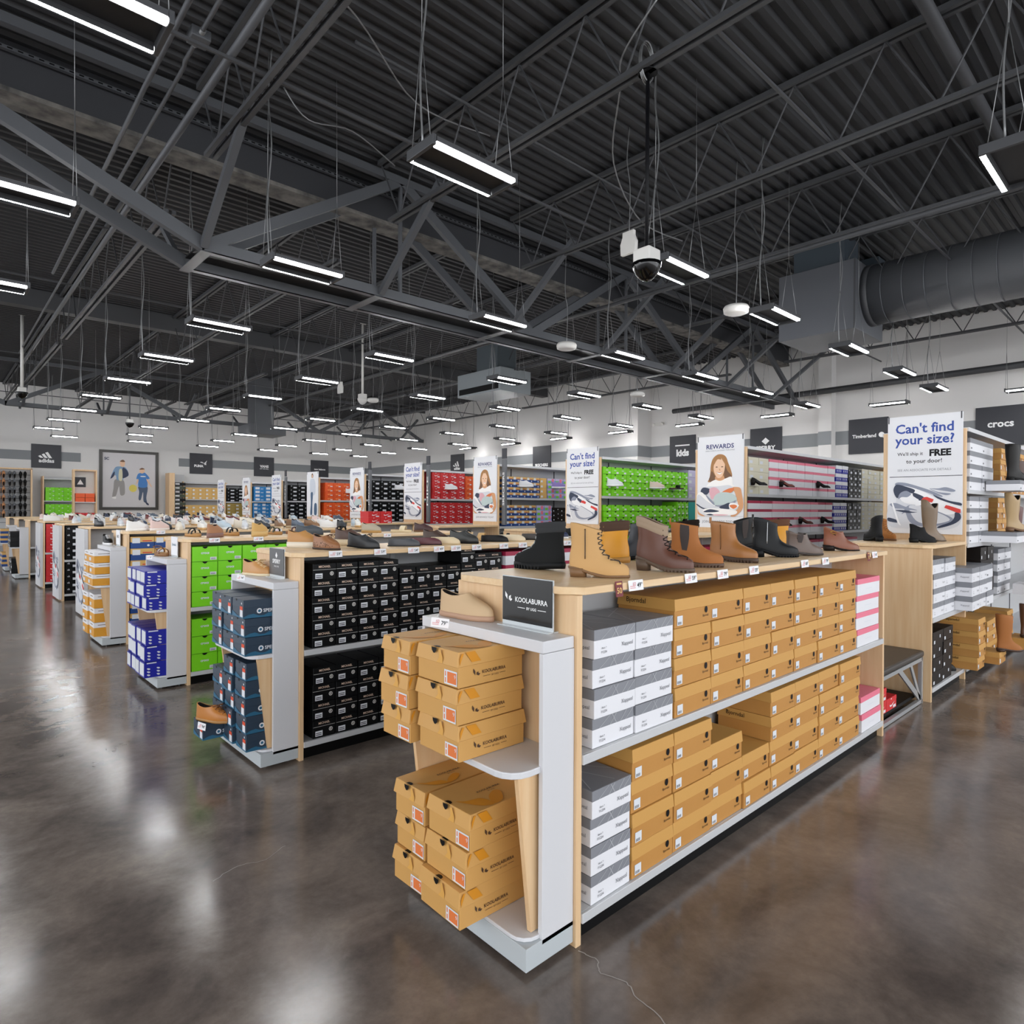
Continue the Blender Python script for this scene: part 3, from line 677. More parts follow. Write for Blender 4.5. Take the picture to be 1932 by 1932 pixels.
        rect(lab, F, -W2*.8, -W2*.1, .02, .06); rect(pr, R_, .04, .2, h*.8, h*.84)
    elif kind == 'bw':
        rect(lab, F, -W2*.7, W2*.1, h*.25, h*.85); prm = [M_lab]; rect(pr, F, W2*.3, W2*.8, h*.3, h*.45)
    elif kind in ('pink', 'crim'):
        prm = [M_ink]; rect(lab, F, -W2*.3, W2*.3, h*.35, h*.38)
    elif kind in ('beige', 'lil', 'tan', 'olive'):
        rect(lab, F, -W2*.8, -W2*.2, h*.15, h*.55); prm = [M_ink]
    elif kind == 'brn':
        rect(lab, F, -W2*.85, -W2*.6, h*.12, h*.36); rect(lab, F, W2*.25, W2*.42, h*.45, h*.68)
    elif kind == 'bwl':
        prm = [M_lab]
        for i in range(3): pr.poly(circ((i-1)*W2*.6, h*.3, w*.06, 8), (0, 0, 0), (1, 0, 0), (0, 0, 1), 0, .001)
    elif kind == 'pas':
        prm = [M_green, M_pink]; rect(pr, F, -W2*.8, -W2*.1, h*.1, h*.5); rect(pr, F, W2*.1, W2*.7, h*.2, h*.9, 1)
    if lab.v: P.append(('size_label', lab, labm))
    if pr.v: P.append(('logo_print', pr, prm))
    _bp[key] = P; return P
BOX = []
def bx(kind, x, y, z, face, w, d, h, place, n, lvl, jit=None):
    """x,y = front corner: left end of the front for face 's' (front looks to -y); for face 'w' (front looks to -x) the far end"""
    r = random.Random(len(BOX))
    if face == 's': c = (x+w/2, y+(r.uniform(-.006, .006) if jit is None else jit), z); rz = r.uniform(-.008, .008)
    else: c = (x+(r.uniform(-.012, .012) if jit is None else jit), y-w/2, z); rz = -PI/2+r.uniform(-.02, .02)
    BOX.append(dict(kind=kind, c=c, rz=rz, w=w-.004, d=d, h=h-.001, place=place, n=n, lvl=lvl, face=face))
def stacks(kind, xs, y, z, counts, h, place, d=.32, n0=1, kinds=None):
    for i in range(len(xs)-1):
        c = counts if isinstance(counts, int) else counts[i]
        for j in range(c):
            kk = kinds(i, j) if kinds else kind
            bx(kk, xs[i], y, z+h*j, 's', xs[i+1]-xs[i], d, h, place, n0+i, c-j)
def span(x0, x1, w):
    n = max(1, round((x1-x0)/w)); return [x0+(x1-x0)*i/n for i in range(n+1)]
# nearest gondola
Z1, Z0 = .7315, .1215
y = Y(0)
stacks('xap', [1.93, 2.203, 2.482], y, Z1, 4, .1175, 'upper shelf of nearest gondola')
stacks('kraft', [2.491, 2.808, 3.129, 3.439, 3.74, 4.065, 4.40, 4.70], y, Z1, 4, .1345, 'upper shelf of nearest gondola', n0=3)
stacks('pink', [4.72, 5.16], y, Z1, 4, .1175, 'upper shelf of nearest gondola', n0=10)
stacks('xap', [1.92, 2.176], y, Z0, 4, .1125, 'lower shelf of nearest gondola')
stacks('kraft', [2.182, 2.491, 2.816, 3.132, 3.437, 3.749, 4.088, 4.414, 4.78], y, Z0, [4, 4, 3, 2, 4, 4, 4, 4], .1365, 'lower shelf of nearest gondola', n0=2)
stacks('pink', [4.82, 5.21], y, Z0, 2, .1225, 'lower shelf of nearest gondola', n0=10)
# second gondola
y = Y(1)
stacks('mk', [1.918, 2.093, 2.261, 2.427, 2.594], y, Z1, 5, .1135, 'upper shelf of second gondola')
stacks('mk', [2.60, 2.746, 2.893, 3.038, 3.18, 3.33], y, Z1, [4, 4, 4, 4, 5], .1255, 'upper shelf of second gondola', n0=5)
stacks('mk', [3.34, 3.49, 3.64], y+.02, Z1, 5, .1155, 'upper shelf of second gondola', n0=10)
stacks('crim', [3.66, 3.95, 4.24, 4.53, 4.82, 5.12], y, Z1, 5, .1155, 'upper shelf of second gondola', n0=12)
stacks('mk', [1.925, 2.093, 2.261, 2.427, 2.59, 2.75], y, Z0, 4, .1195, 'lower shelf of second gondola')
stacks('crim', span(6.56, 7.8, .3), y, Z1, 4, .125, 'upper shelf of second short gondola')
# third gondola
y = Y(2)
stacks('green', [1.868, 2.104, 2.335, 2.568, 2.80, 3.03], y, Z1, 4, .143, 'upper shelf of third gondola')
stacks('green', [1.868, 2.104, 2.335], y, Z0, 3, .165, 'lower shelf of third gondola')
# fourth gondola
y = Y(3)
stacks('sk', [1.87, 2.136, 2.39], y, Z1, 4, .145, 'upper shelf of fourth gondola')
stacks('sk', [1.87, 2.136], y, Z0, 4, .125, 'lower shelf of fourth gondola')
stacks('red', [2.1, 2.3], Y(4), Z1, 2, .12, 'upper shelf of fifth gondola')
for k, kd, pl in ((5, 'blk', 'sixth'), (6, 'red', 'seventh')):
    stacks(kd, [1.875, 2.12, 2.37], Y(k), Z1, 5, .118, f'upper shelf of {pl} gondola'); stacks(kd, [1.875, 2.12, 2.37], Y(k), Z0, 5, .115, f'lower shelf of {pl} gondola')
# end displays
def cap(k, kind, n, pl, low):
    pass
P0 = 'upper shelf of nearest end display'; P1 = 'lower shelf of nearest end display'
for j in range(3):
    bx('kool', 1.45+(.006, -.004, .0)[j], Y(0)+.50, .7345+.137*j, 'w', .262, .33, .136, P0, 2, 3-j, 0)
    bx('kool', 1.425+(.006, -.006, .004)[j], Y(0)+.728, .7345+.1365*j, 'w', .205, .33, .1355, P0, 1, 3-j, 0)
    bx('kool', 1.475+(-.022, .0, .006)[j], Y(0)+.475+(.01, 0, -.01)[j], .1215+.142*j, 'w', .262, .33, .141, P1, 2, 3-j, 0)
    bx('kool', 1.475+(-.006, .004, .0)[j], Y(0)+.697, .1215+.139*j, 'w', .212, .33, .138, P1, 1, 3-j, 0)
y = Y(1); P0 = 'upper shelf of second end display'; P1 = 'lower shelf of second end display'
for i in range(3):
    for j in range(3): bx('sperry', 1.495, y+.245+.215*i, .7345+.12*j, 'w', .205, .32, .118, P0, 3-i, 3-j)
for j in range(5): bx('sperry', 1.50, y+.245+.0, .1215+.113*j, 'w', .185, .31, .112, P1, 3, 5-j)
for j in range(5): bx('sperry', 1.50, y+.45, .1215+.113*j, 'w', .18, .31, .112, P1, 2, 5-j)
for j in range(4): bx('sperry', (1.38 if j == 0 else 1.5), y+.66, .1215+.115*j, 'w', .2, .31, .114, P1, 1, 4-j)
y = Y(2); P0 = 'upper shelf of third end display'; P1 = 'lower shelf of third end display'
for i in range(4):
    for j in range(3):
        bx('cob', 1.485, y+.195+.175*i, .7345+.12*j, 'w', .165, .33, .119, P0, 4-i, 3-j); bx('cob', 1.49, y+.195+.175*i, .1215+.145*j, 'w', .165, .3, .143, P1, 4-i, 3-j)
y = Y(3); P0 = 'upper shelf of fourth end display'; P1 = 'lower shelf of fourth end display'
for i in range(2):
    for j in range(3): bx('must', 1.5, y+.37+.33*i, .7345+.135*j, 'w', .31, .3, .133, P0, 2-i, 3-j)
    for j in range(3): bx('must', 1.5, y+.375+.318*i, .1215+.17*j, 'w', .30, .3, .168, P1, 2-i, 3-j)
y = Y(7)
for i in range(2):
    for j in range(3):
        bx('blk', 1.5, y+.37+.33*i, .7345+.12*j, 'w', .31, .3, .119, 'upper shelf of farthest end display', 2-i, 3-j); bx('blk', 1.52, y+.37+.33*i, .1215+.12*j, 'w', .31, .28, .119, 'lower shelf of farthest end display', 2-i, 3-j)
stacks('red', [5.38, 5.62, 5.86], 1.70, .076, [2, 1], .1, 'lower rack of the bench', d=.3)
y = Y(8)
for i in range(2):
    for j in range(3): bx('sk', 1.5, y+.37+.33*i, .7345+.12*j, 'w', .31, .3, .119, 'upper shelf of ninth end display', 2-i, 3-j); bx('sk', 1.52, y+.37+.33*i, .1215+.12*j, 'w', .31, .28, .119, 'lower shelf of ninth end display', 2-i, 3-j)
# short gondola behind the bench and the tall gondola that follows it
y = Y(0)
stacks('xap', [6.53, 6.9, 7.26], y, Z1, 4, .128, 'upper shelf of bench gondola')
stacks('xap', [7.27, 7.56, 7.86, 8.16], y-.13, Z1, 3, .135, 'upper shelf below the big poster', n0=3)
stacks('brn', [8.2, 8.5, 8.8], y-.02, Z1, 4, .14, 'shelf below the cowboy boots')
stacks('brn', [6.54, 6.86, 7.18, 7.5], y, Z0, [4, 4, 0], .12, 'lower shelf of bench gondola')
stacks('kraft', [7.54, 7.83], y-.13, Z0, 4, .125, 'bottom shelf beside the bench gondola')
stacks('kraft', [8.0, 8.3], y-.22, Z0, 1, .12, 'bottom shelf under the brown boot')
stacks('kraft', [8.45, 8.8, 9.15, 9.5, 9.85], y-.02, Z0, [3, 3, 1, 3], .12, 'bottom shelf of nearest tall gondola')
stacks('xap', [9.0, 9.35, 9.7], y-.02, Z1, 4, .128, 'middle shelf of nearest tall gondola')
yt = y-.02
stacks('xap', [7.69, 8.1, 8.5], yt, 1.351, 4, .118, 'display shelf of nearest tall gondola')
stacks('xap', [8.2, 8.75], y-.32, 1.351, 1, .11, 'display shelf under the cowboy boot', d=.30)
stacks('kraft', [8.95, 9.25, 9.55, 9.85, 10.2], yt, 1.351, 4, .12, 'display shelf of nearest tall gondola', n0=3)
stacks('xap', [7.69, 8.2, 8.7], yt, 1.891, [4, 4], .13, 'top shelf of nearest tall gondola')
stacks('xap', [8.3, 9.0], y-.32, 1.891, 1, .11, 'top shelf under the tall black boot', d=.29)
stacks('kraft', span(9.1, 11.2, .3), yt, 1.891, 4, .128, 'top shelf of nearest tall gondola', n0=4)
# second tall gondola
y = Y(1); T1 = 'top shelf of second tall gondola'; T0 = 'display shelf of second tall gondola'
stacks('beige', span(7.93, 8.5, .285), y, 1.891, 5, .097, T1)
stacks('pink', span(8.51, 10.8, .29), y, 1.891, 4, .122, T1, n0=3)
stacks('bwl', span(10.85, 11.35, .25), y, 1.891, 4, .13, T1, n0=11)
stacks('blk', span(11.38, 11.95, .19), y, 1.891, 5, .098, T1, n0=13)
stacks('beige', span(11.98, 13.5, .3), y, 1.891, 6, .085, T1, n0=16)
stacks('crim', span(7.93, 8.6, .33), y, 1.351, 4, .113, T0)
stacks('pink', span(8.62, 9.3, .34), y, 1.351, 4, .113, T0, n0=3, kinds=lambda i, j: 'crim' if j == 1 else 'pink')
stacks('pink', span(9.3, 10.7, .29), y, 1.351, 4, .113, T0, n0=5, kinds=lambda i, j: 'crim' if i > 2 else 'pink')
stacks('bwl', span(10.75, 11.3, .27), y, 1.351, 4, .113, T0, n0=10)
stacks('blk', span(11.35, 11.95, .2), y, 1.351, 4, .113, T0, n0=12)
stacks('beige', span(11.98, 13.5, .3), y, 1.351, 6, .08, T0, n0=15)
stacks('crim', span(7.93, 11.8, .32), y, Z1, 4, .125, 'middle shelf of second tall gondola')
# third: lime green
y = Y(2)
stacks('green', span(7.93, 10.37, .203), y, 1.891, 4, .117, 'top shelf of third tall gondola')
stacks('lil', span(10.39, 11.0, .3), y, 1.891, 4, .13, 'top shelf of third tall gondola', n0=13)
stacks('green', span(7.94, 10.0, .2), y, 1.351, 4, .1, 'display shelf of third tall gondola')
stacks('green', span(10.02, 10.4, .127), y, 1.351, 4, .118, 'display shelf of third tall gondola', n0=11)
stacks('turq', [10.41, 10.7], y, 1.351, 1, .47, 'display shelf of third tall gondola', n0=14)
stacks('green', span(7.93, 9.5, .2), y, Z1, 4, .125, 'middle shelf of third tall gondola')
# others further back
y = Y(3)
stacks('sk', span(8.05, 8.95, .18), y, 1.891, 4, .1, 'top shelf of fourth tall gondola'); stacks('tan', span(8.96, 9.15, .19), y, 1.891, 4, .1, 'top shelf of fourth tall gondola', n0=6)
stacks('pas', span(9.17, 9.85, .22), y, 1.891, 4, .1, 'top shelf of fourth tall gondola', n0=7)
stacks('sk', span(8.05, 8.85, .18), y, 1.351, 4, .1, 'display shelf of fourth tall gondola'); stacks('pas', span(8.87, 9.3, .21), y, 1.351, 4, .1, 'display shelf of fourth tall gondola', n0=5)
stacks('brn', span(9.32, 9.8, .24), y, 1.351, 4, .09, 'display shelf of fourth tall gondola', n0=8)
y = Y(4)
stacks('red', span(8.1, 9.0, .225), y, 1.891, 5, .115, 'top shelf of fifth tall gondola'); stacks('orange', span(9.01, 9.4, .19), y, 1.891, 5, .105, 'top shelf of fifth tall gondola', n0=5)
stacks('red', span(8.06, 9.4, .225), y, 1.351, 4, .115, 'display shelf of fifth tall gondola')
stacks('red', span(6.55, 7.1, .27), Y(4)-.0, 1.377, 2, .12, 'top of the fifth short gondola')
y = Y(5)
stacks('blk', span(8.05, 9.2, .23), y, 1.891, 4, .118, 'top shelf of sixth tall gondola'); stacks('blk', span(8.0, 9.2, .24), y, 1.351, 4, .12, 'display shelf of sixth tall gondola')
y = Y(6)
stacks('orange', span(8.03, 9.0, .24), y, 1.891, 4, .12, 'top shelf of seventh tall gondola'); stacks('orange', span(8.0, 9.0, .25), y, 1.351, 4, .12, 'display shelf of seventh tall gondola')
y = Y(7)
stacks('blk', span(8.1, 9.1, .25), y, 1.891, 4, .12, 'top shelf of eighth tall gondola'); stacks('blk', span(8.0, 9.1, .25), y, 1.351, 4, .12, 'display shelf of eighth tall gondola')
y = Y(8)
stacks('bw', span(7.95, 9.0, .3), y, 1.891, 4, .12, 'top shelf of ninth tall gondola'); stacks('bw', span(7.92, 9.0, .3), y, 1.351, 4, .12, 'display shelf of ninth tall gondola')
y = Y(9)
stacks('blk', span(7.92, 9.1, .3), y, 1.891, 4, .12, 'top shelf of tenth tall gondola'); stacks('olive', span(7.92, 9.1, .3), y, 1.351, 4, .12, 'display shelf of tenth tall gondola')

# wall bays at the back
def wall_bay(x0, x1, y, top, shelves, label, n='wall_bay'):
    g = empty(n, (x0, y, 0), label=label, cat='wall shelving'); L = x1-x0
    MB().box(0, .05, 0, .6, 0, top).build('side_panel', M_wood, g); MB().box(L-.05, L, 0, .6, 0, top).build('side_panel', M_wood, g)
    MB().box(.05, L-.05, .55, .58, 0, top).build('back_panel', M_back, g)
    for z in shelves: MB().box(.05, L-.05, 0, .55, z-.04, z).build('shelf', M_shelf, g)
    return g
yb = YB-.75
wall_bay(4.0-.05, 5.55, yb-.1, 3.05, (2.95, 1.95, 1.0), 'wood-sided wall shelf of lime green boxes under the three-stripe sign')
stacks('green', span(4.05, 5.4, .33), yb-.1, 1.955, 3, .2, 'wall shelf under the three-stripe sign'); stacks('green', span(4.05, 5.4, .33), yb-.1, 1.2, 3, .2, 'lower wall shelf under the three-stripe sign')
wall_bay(9.75, 11.9, yb, 3.0, (2.95, 2.1, 1.2), 'wood-sided wall shelf of tan boxes under the leaping-cat sign')
stacks('tan', span(9.85, 11.8, .32), yb, 2.105, 3, .2, 'wall shelf under the leaping-cat sign'); stacks('tan', span(9.85, 11.8, .32), yb, 1.205, 3, .2, 'lower wall shelf under the leaping-cat sign')

# ---------------------------------------------------------------- emit the shoe boxes
HIDDEN = {i for a, b in [(103,103),(107,108),(111,113),(116,118),(121,123),(126,128),(131,134),(136,138),(141,144),(146,150),(167,169),(171,177),(179,181),(183,186),(191,191),(195,196),(199,201),(203,205),(213,213),(217,218),(221,221),(224,226),(232,236),(242,246),(252,256),(262,266),(359,359),(361,361),(382,383),(409,409),(438,445),(459,459),(462,462),(464,466),(468,469),(472,473),(475,482),(572,579),(582,582),(586,586),(646,647),(652,654),(658,660),(662,686),(688,690),(692,693),(696,706),(708,710),(764,768),(772,772),(776,776),(788,788),(792,792),(808,808),(816,816),(821,839),(841,852),(995,1000),(1003,1004),(1015,1015),(1018,1018),(1063,1066),(1079,1082),(1091,1094),(1107,1110),(1119,1126),(1135,1135),(1138,1142),(1152,1154),(1164,1166),(1182,1184),(1200,1200),(1202,1202)] for i in range(a, b+1)}   # boxes the photo shows nothing of
def emit_boxes():
    cand = []; box_by = []
    for i, s in enumerate(BOX):
        if i in HIDDEN: continue
        q = seen_px((s['c'][0], s['c'][1], s['c'][2]+s['h']/2))
        if q is None or not (-60 < q[0] < 1990 and -60 < q[1] < 1990): continue
        cand.append((-(s['w']*s['h']+.3*s['d']*s['h'])/q[2]**2, i, q[2]))
    cand.sort(); big = [c[1:] for c in cand[:300]]; rest = [c[1:] for c in cand[300:]]
    meshes = {}
    for i, dist in big:
        s = BOX[i]; far = dist > 6.5; adj = KIND[s['kind']][3]
        parts = box_parts(s['kind'], s['w'], s['d'], s['h'], far)
        lab = f"{adj} shoe box, {s['place']}, {ORD[s['n']]} stack, {ORD[s['lvl']]} from top"
        grp = f"{adj} shoe boxes, {s['place']}"
        key = (s['kind'], round(s['w'], 3), round(s['d'], 3), round(s['h'], 3), far)
        if key not in meshes:
            meshes[key] = [(n, b.mesh(n, m)) for n, b, m in parts]
        g = empty('shoe_box', s['c'], s['rz'], lab, 'shoe box', grp)
        for n, me in meshes[key]:
            o = link(n, me, g)
            if n in ('body', 'lid') and dist < 4.5:
                md = o.modifiers.new('bevel', 'BEVEL'); md.width = .0015; md.segments = 1; md.limit_method = 'ANGLE'
    if rest:
        B = MB(); ml = []
        for i, dist in rest:
            s = BOX[i]; M = Matrix.Translation(s['c']) @ Matrix.Rotation(s['rz'], 4, 'Z')
            for n, b, m in box_parts(s['kind'], s['w'], s['d'], s['h'], True):
                o = MB(); o.v = b.v; o.f = b.f; o.s = b.s; o.m = []
                for k in b.m:
                    mm = m[k]
                    if mm not in ml: ml.append(mm)
                    o.m.append(ml.index(mm))
                B.copyfrom(o, M)
        tag(B.build('shoe_boxes', ml), 'smaller shoe boxes filling the shelves of the tall gondolas and back wall', 'shoe boxes', kind='stuff')
emit_boxes()

# ---------------------------------------------------------------- shoes
def hw(t):   # half width of a last along its length, heel 0 .. toe 1
    P = [(0, .020), (.05, .028), (.12, .033), (.25, .033), (.4, .034), (.55, .041), (.7, .046), (.82, .043), (.92, .033), (.98, .02), (1, .012)]
    for (a, p), (b, q) in zip(P, P[1:]):
        if t <= b: return p+(q-p)*(t-a)/(b-a)
    return .012
def smooth(t): t = max(0, min(1, t)); return t*t*(3-2*t)
def ring(L, z, xb, xf, ws, heel, n=28, foot=1.0, toe_round=.75, zdip=None):
    out = []; c = (xb+xf)/2; r = (xf-xb)/2
    for k in range(n):
        a = 2*PI*k/n; ca, sa = math.cos(a), math.sin(a)
        x = c+r*ca
        t = x/L
        w = (hw(max(.10, min(.9, t)))*foot+(1-foot)*.038)*ws
        y = w*math.copysign(abs(sa)**toe_round, sa)
        zz = z+heel*(1-smooth(t/.62))
        if zdip: zz += zdip(ca, sa)
        out.append((x, y, zz))
    return out
SHOE_PROFILES = {   # z, back x, front x (share of length), width share, footprint share
 'boot':   [(.0,.0,1,1.0,1),(.012,-.006,1.0,1.04,1),(.028,-.006,1.0,1.03,1),(.043,-.002,.975,1.0,1),(.053,.0,.92,.97,1),(.061,.004,.845,.95,1),(.069,.010,.77,.93,.95),(.079,.018,.69,.91,.85),(.091,.026,.625,.89,.7),(.107,.030,.578,.88,.5),(.13,.026,.548,.9,.3),(.155,.018,.53,.92,.1),(.18,.012,.53,.94,0),(.20,.008,.535,.96,0)],
 'bootie': [(.0,.0,1,1.0,1),(.012,-.005,1.0,1.02,1),(.028,-.005,.985,1.0,1),(.040,.0,.94,.97,1),(.05,.003,.86,.94,1),(.06,.006,.77,.92,.9),(.074,.008,.68,.9,.75),(.094,.01,.60,.9,.5),(.118,.005,.55,.95,.2),(.138,.0,.53,.98,0)],
 'tall':   [(.0,.0,1,1.0,1),(.012,-.005,.99,1.02,1),(.028,-.005,.95,1.0,1),(.045,.0,.88,.95,1),(.06,.003,.78,.9,.9),(.08,.01,.66,.88,.6),(.11,.012,.56,.9,.3),(.15,.0,.53,1.0,0),(.22,-.02,.55,1.2,0),(.30,-.03,.56,1.35,0),(.36,-.035,.57,1.42,0)],
 'sneaker':[(.0,.0,1,1.0,1),(.012,-.006,1.0,1.04,1),(.027,-.006,.995,1.03,1),(.04,-.003,.965,1.0,1),(.051,.0,.90,.95,1),(.061,.003,.82,.9,.95),(.073,.006,.73,.86,.9),(.086,.008,.64,.82,.8),(.099,.01,.57,.78,.7),(.108,.01,.53,.76,.65)],
 'low':    [(.0,.0,1,1.0,1),(.010,-.005,1.0,1.03,1),(.024,-.005,.99,1.02,1),(.036,.0,.95,.98,1),(.046,.002,.88,.94,1),(.055,.005,.79,.9,.95),(.065,.008,.70,.86,.9),(.075,.01,.62,.83,.85),(.083,.01,.57,.8,.8)],
 'flat':   [(.0,.0,1,1.0,1),(.008,-.004,1.0,1.02,1),(.018,-.004,.985,1.0,1),(.028,.0,.95,.96,1),(.037,.003,.88,.92,1),(.044,.006,.80,.9,1)],
 'clog':   [(.0,.0,1,1.12,1),(.02,-.008,1.0,1.2,1),(.04,-.006,.985,1.18,1),(.055,.0,.93,1.1,1),(.07,.004,.83,1.0,1),(.082,.01,.72,.92,.9),(.09,.015,.62,.86,.85)],
}
_sp = {}
def shoe_proto(kind, up, so, opt=(), L=.27, sole=.02, heel=0.0, cuff=None, lace='e8e0cc'):
    key = (kind, up, so, opt, round(L, 3), sole, heel, cuff, lace)
    if key in _sp: return _sp[key]
    M_up = mat('upper_'+up, up, .7 if 'suede' in opt else .42); M_so = mat('sole_'+so, so, .55); M_in = mat('shoe_lining', '2a2522', .8)
    P = []
    if kind in ('sandal', 'slide'):
        b = MB(); b.loft([ring(L, z, -.004, L*q, w, heel) for z, q, w in ((0, 1, 1.05), (sole, 1.0, 1.08))]); P.append(('sole', b, [M_so]))
        b = MB(); b.loft([ring(L, z, .002, L*q, 1.0, heel) for z, q in ((sole, .985), (sole+.006, .98))]); P.append(('footbed', b, [mat('footbed_'+(cuff or 'b08a5c'), cuff or 'b08a5c', .6)]))
        b = MB()
        for x0, hgt in (((.42, .055), (.68, .045)) if kind == 'sandal' else ((.58, .055),)):
            wd = .10 if kind == 'sandal' else .26; R_ = []
            for j in range(9):
                a = PI*j/8; yy = math.cos(a)*hw(x0)*1.08; zz = sole+math.sin(a)**.8*hgt
                x1 = L*(x0-wd/2+.04*math.sin(a)); x2 = L*(x0+wd/2+.04*math.sin(a))
                R_.append([(x1, yy, zz), (x2, yy, zz), (x2, yy*.97, zz-.004), (x1, yy*.97, zz-.004)])
            b.loft(R_, 0, True)
        if kind == 'sandal' and 'backstrap' in opt:
            b.tube([(L*.42, hw(.4), sole+.03), (L*.1, .036, sole+.06), (0, 0, sole+.065), (L*.1, -.036, sole+.06), (L*.42, -hw(.4), sole+.03)], .005, 0, 6)
        P.append(('strap', b, [M_up]))
        _sp[key] = [(n, b.mesh(n, m)) for n, b, m in P]; return _sp[key]
    if kind == 'pump':
        hl = heel or .075
        b = MB(); b.loft([ring(L, z, -.0, L*q, .82, hl) for z, q in ((0, 1), (.004, 1.0))]); P.append(('sole', b, [M_so]))
        b = MB(); b.loft([ring(L, z, xb, L*xf, w, hl) for z, xb, xf, w in ((.004, .0, 1, .86), (.018, -.002, .97, .8), (.03, .0, .88, .76), (.04, .004, .8, .74))]+[ring(L, .03, .008, L*.78, .66, hl)]); P.append(('upper', b, [M_up]))
        b = MB(); b.loft([[(x, y_, z) for x, y_ in ((a0, -w_), (a1, -w_), (a1, w_), (a0, w_))] for a0, a1, w_, z in ((.0, .034, .016, 0), (-.002, .06, .026, hl+.012))], 0, True); P.append(('heel', b, [M_so]))
        _sp[key] = [(n, b.mesh(n, m)) for n, b, m in P]; return _sp[key]
    prof = SHOE_PROFILES[kind]; hl = heel; ZK = 1.12 if kind in ('low', 'flat') else .96
    # sole
    b = MB(); b.loft([ring(L, 0 if hl < .02 else -.0, -.004, L*1.008, 1.03, hl), ring(L, sole*.5, -.008, L*1.018, 1.08, hl), ring(L, sole, -.006, L*1.012, 1.06, hl)])
    if 'lug' in opt:
        for i in range(9):
            xx = L*(.42+.062*i); hh = hw(xx/L)*1.08; zz = hl*(1-smooth(xx/L/.62)); b.box(xx-.004, xx+.004, -hh, hh, zz-.0, zz+sole*.6)
    P.append(('sole', b, [M_so]))
    if hl > .012:
        b = MB(); q = .30 if hl < .04 else .25
        o0 = [(L*q*(.5+.46*math.cos(a)), .030*math.copysign(abs(math.sin(a))**.6, math.sin(a)), 0) for a in [2*PI*k/20 for k in range(20)]]
        o1 = [(L*q*(.5+.52*math.cos(a))-.002, .034*math.copysign(abs(math.sin(a))**.6, math.sin(a)), hl+.004) for a in [2*PI*k/20 for k in range(20)]]
        b.loft([o0, o1]); P.append(('heel', b, [M_so]))
    rings = []
    top = prof[-1]
    for z, xb, xf, w, fp in prof:
        zd = None
        fr = z/top[0]
        if kind in ('sneaker', 'low', 'clog') and fr > .6:
            k_ = (fr-.6)/.4; zd = lambda ca, sa, k_=k_: k_*(-.016*abs(sa)**2+.006*max(0, -ca))
        if kind == 'tall' and fr > .8:
            k_ = (fr-.8)/.2; zd = lambda ca, sa, k_=k_: k_*(-.05*abs(sa)**4+.02*abs(ca)) if 'scallop' in opt else 0
        if kind == 'bootie' and fr > .8:
            k_ = (fr-.8)/.2; zd = lambda ca, sa, k_=k_: -.018*k_*abs(sa)**2
        rings.append(ring(L, z*(1.12 if kind in ('low', 'flat') else .96)+sole*.8, xb*L, xf*L, w, hl, foot=fp, zdip=zd))
    last = rings[-1]; cx = sum(p[0] for p in last)/len(last)
    def inset(rg, q, dz): return [(cx+(p[0]-cx)*q, p[1]*q, p[2]+dz) for p in rg]
    b = MB(); b.loft(rings+[inset(last, .97, .003), inset(last, .90, .0)], 0, True, False); P.append(('upper', b, [M_up]))
    b = MB(); b.loft([inset(last, .90, .0), inset(last, .84, -.03)], 0, True, False)
    b.f.append(list(range(28, 56))); b.m.append(0); b.s.append(False); P.append(('lining', b, [M_in]))
    def front(z):   # front edge x of the shaft at height z (before heel lift)
        zz = (z-sole*.8)/ZK
        for (a, _, p, w, _2), (c, _3, q, w2, _4) in zip(prof, prof[1:]):
            if zz <= c: return (p+(q-p)*(zz-a)/(c-a))*L
        return prof[-1][2]*L
    ztop = prof[-1][0]*ZK+sole*.8
    def side_pt(x, z, sg, off=.0015):
        zz = (z-sole*.8)/ZK
        for A, B in zip(prof, prof[1:]):
            if zz <= B[0]:
                t = max(0, (zz-A[0])/(B[0]-A[0])); v = [A[i]+(B[i]-A[i])*t for i in range(5)]; break
        else: v = prof[-1]
        xb, xf = v[1]*L, v[2]*L; c = (xb+xf)/2; r = (xf-xb)/2; ca = max(-1, min(1, (x-c)/r)); sa = math.sqrt(max(0, 1-ca*ca))
        w = (hw(max(.1, min(.9, x/L)))*v[4]+(1-v[4])*.038)*v[3]
        return (x, sg*(w*sa**.75+off), z+hl*(1-smooth(x/L/.62)))
    if 'laces' in opt or 'lowlaces' in opt:
        b = MB(); z0, z1 = (.062, ztop-.012) if 'laces' in opt else (ztop-.045, ztop-.004); n = 7 if 'laces' in opt else 4
        for i in range(n):
            z = z0+(z1-z0)*i/(n-1); x = front(z); lift = hl*(1-smooth(x/L/.62)); wv = .016
            z2 = z+(z1-z0)/(n-1)*.8; x2 = front(min(z2, z1)); l2 = hl*(1-smooth(x2/L/.62))
            for sg in (1, -1):
                A_, B_ = side_pt(x-.013, z, -sg, .003), side_pt(x2-.013, min(z2, z1), sg, .003); b.tube([A_, (x*.5+x2*.5+.0025, 0, (A_[2]+B_[2])/2+.002), B_], .0026, 0, 6)
        P.append(('lace', b, [mat('lace_'+lace, lace, .7)]))
    if 'bow' in opt:
        b = MB(); x = front(ztop-.012); zc = ztop+.004
        for sg in (1, -1):
            b.tube(spline([(x, 0, zc), (x+.02, sg*.02, zc+.004), (x+.008, sg*.034, zc-.006), (x, 0, zc)], 4), .0026, 0, 5); b.tube([(x, 0, zc), (x+.03, sg*.012, zc-.018)], .0022, 0, 5)
        P.append(('lace', b, [mat('lace_'+lace, lace, .7)]))
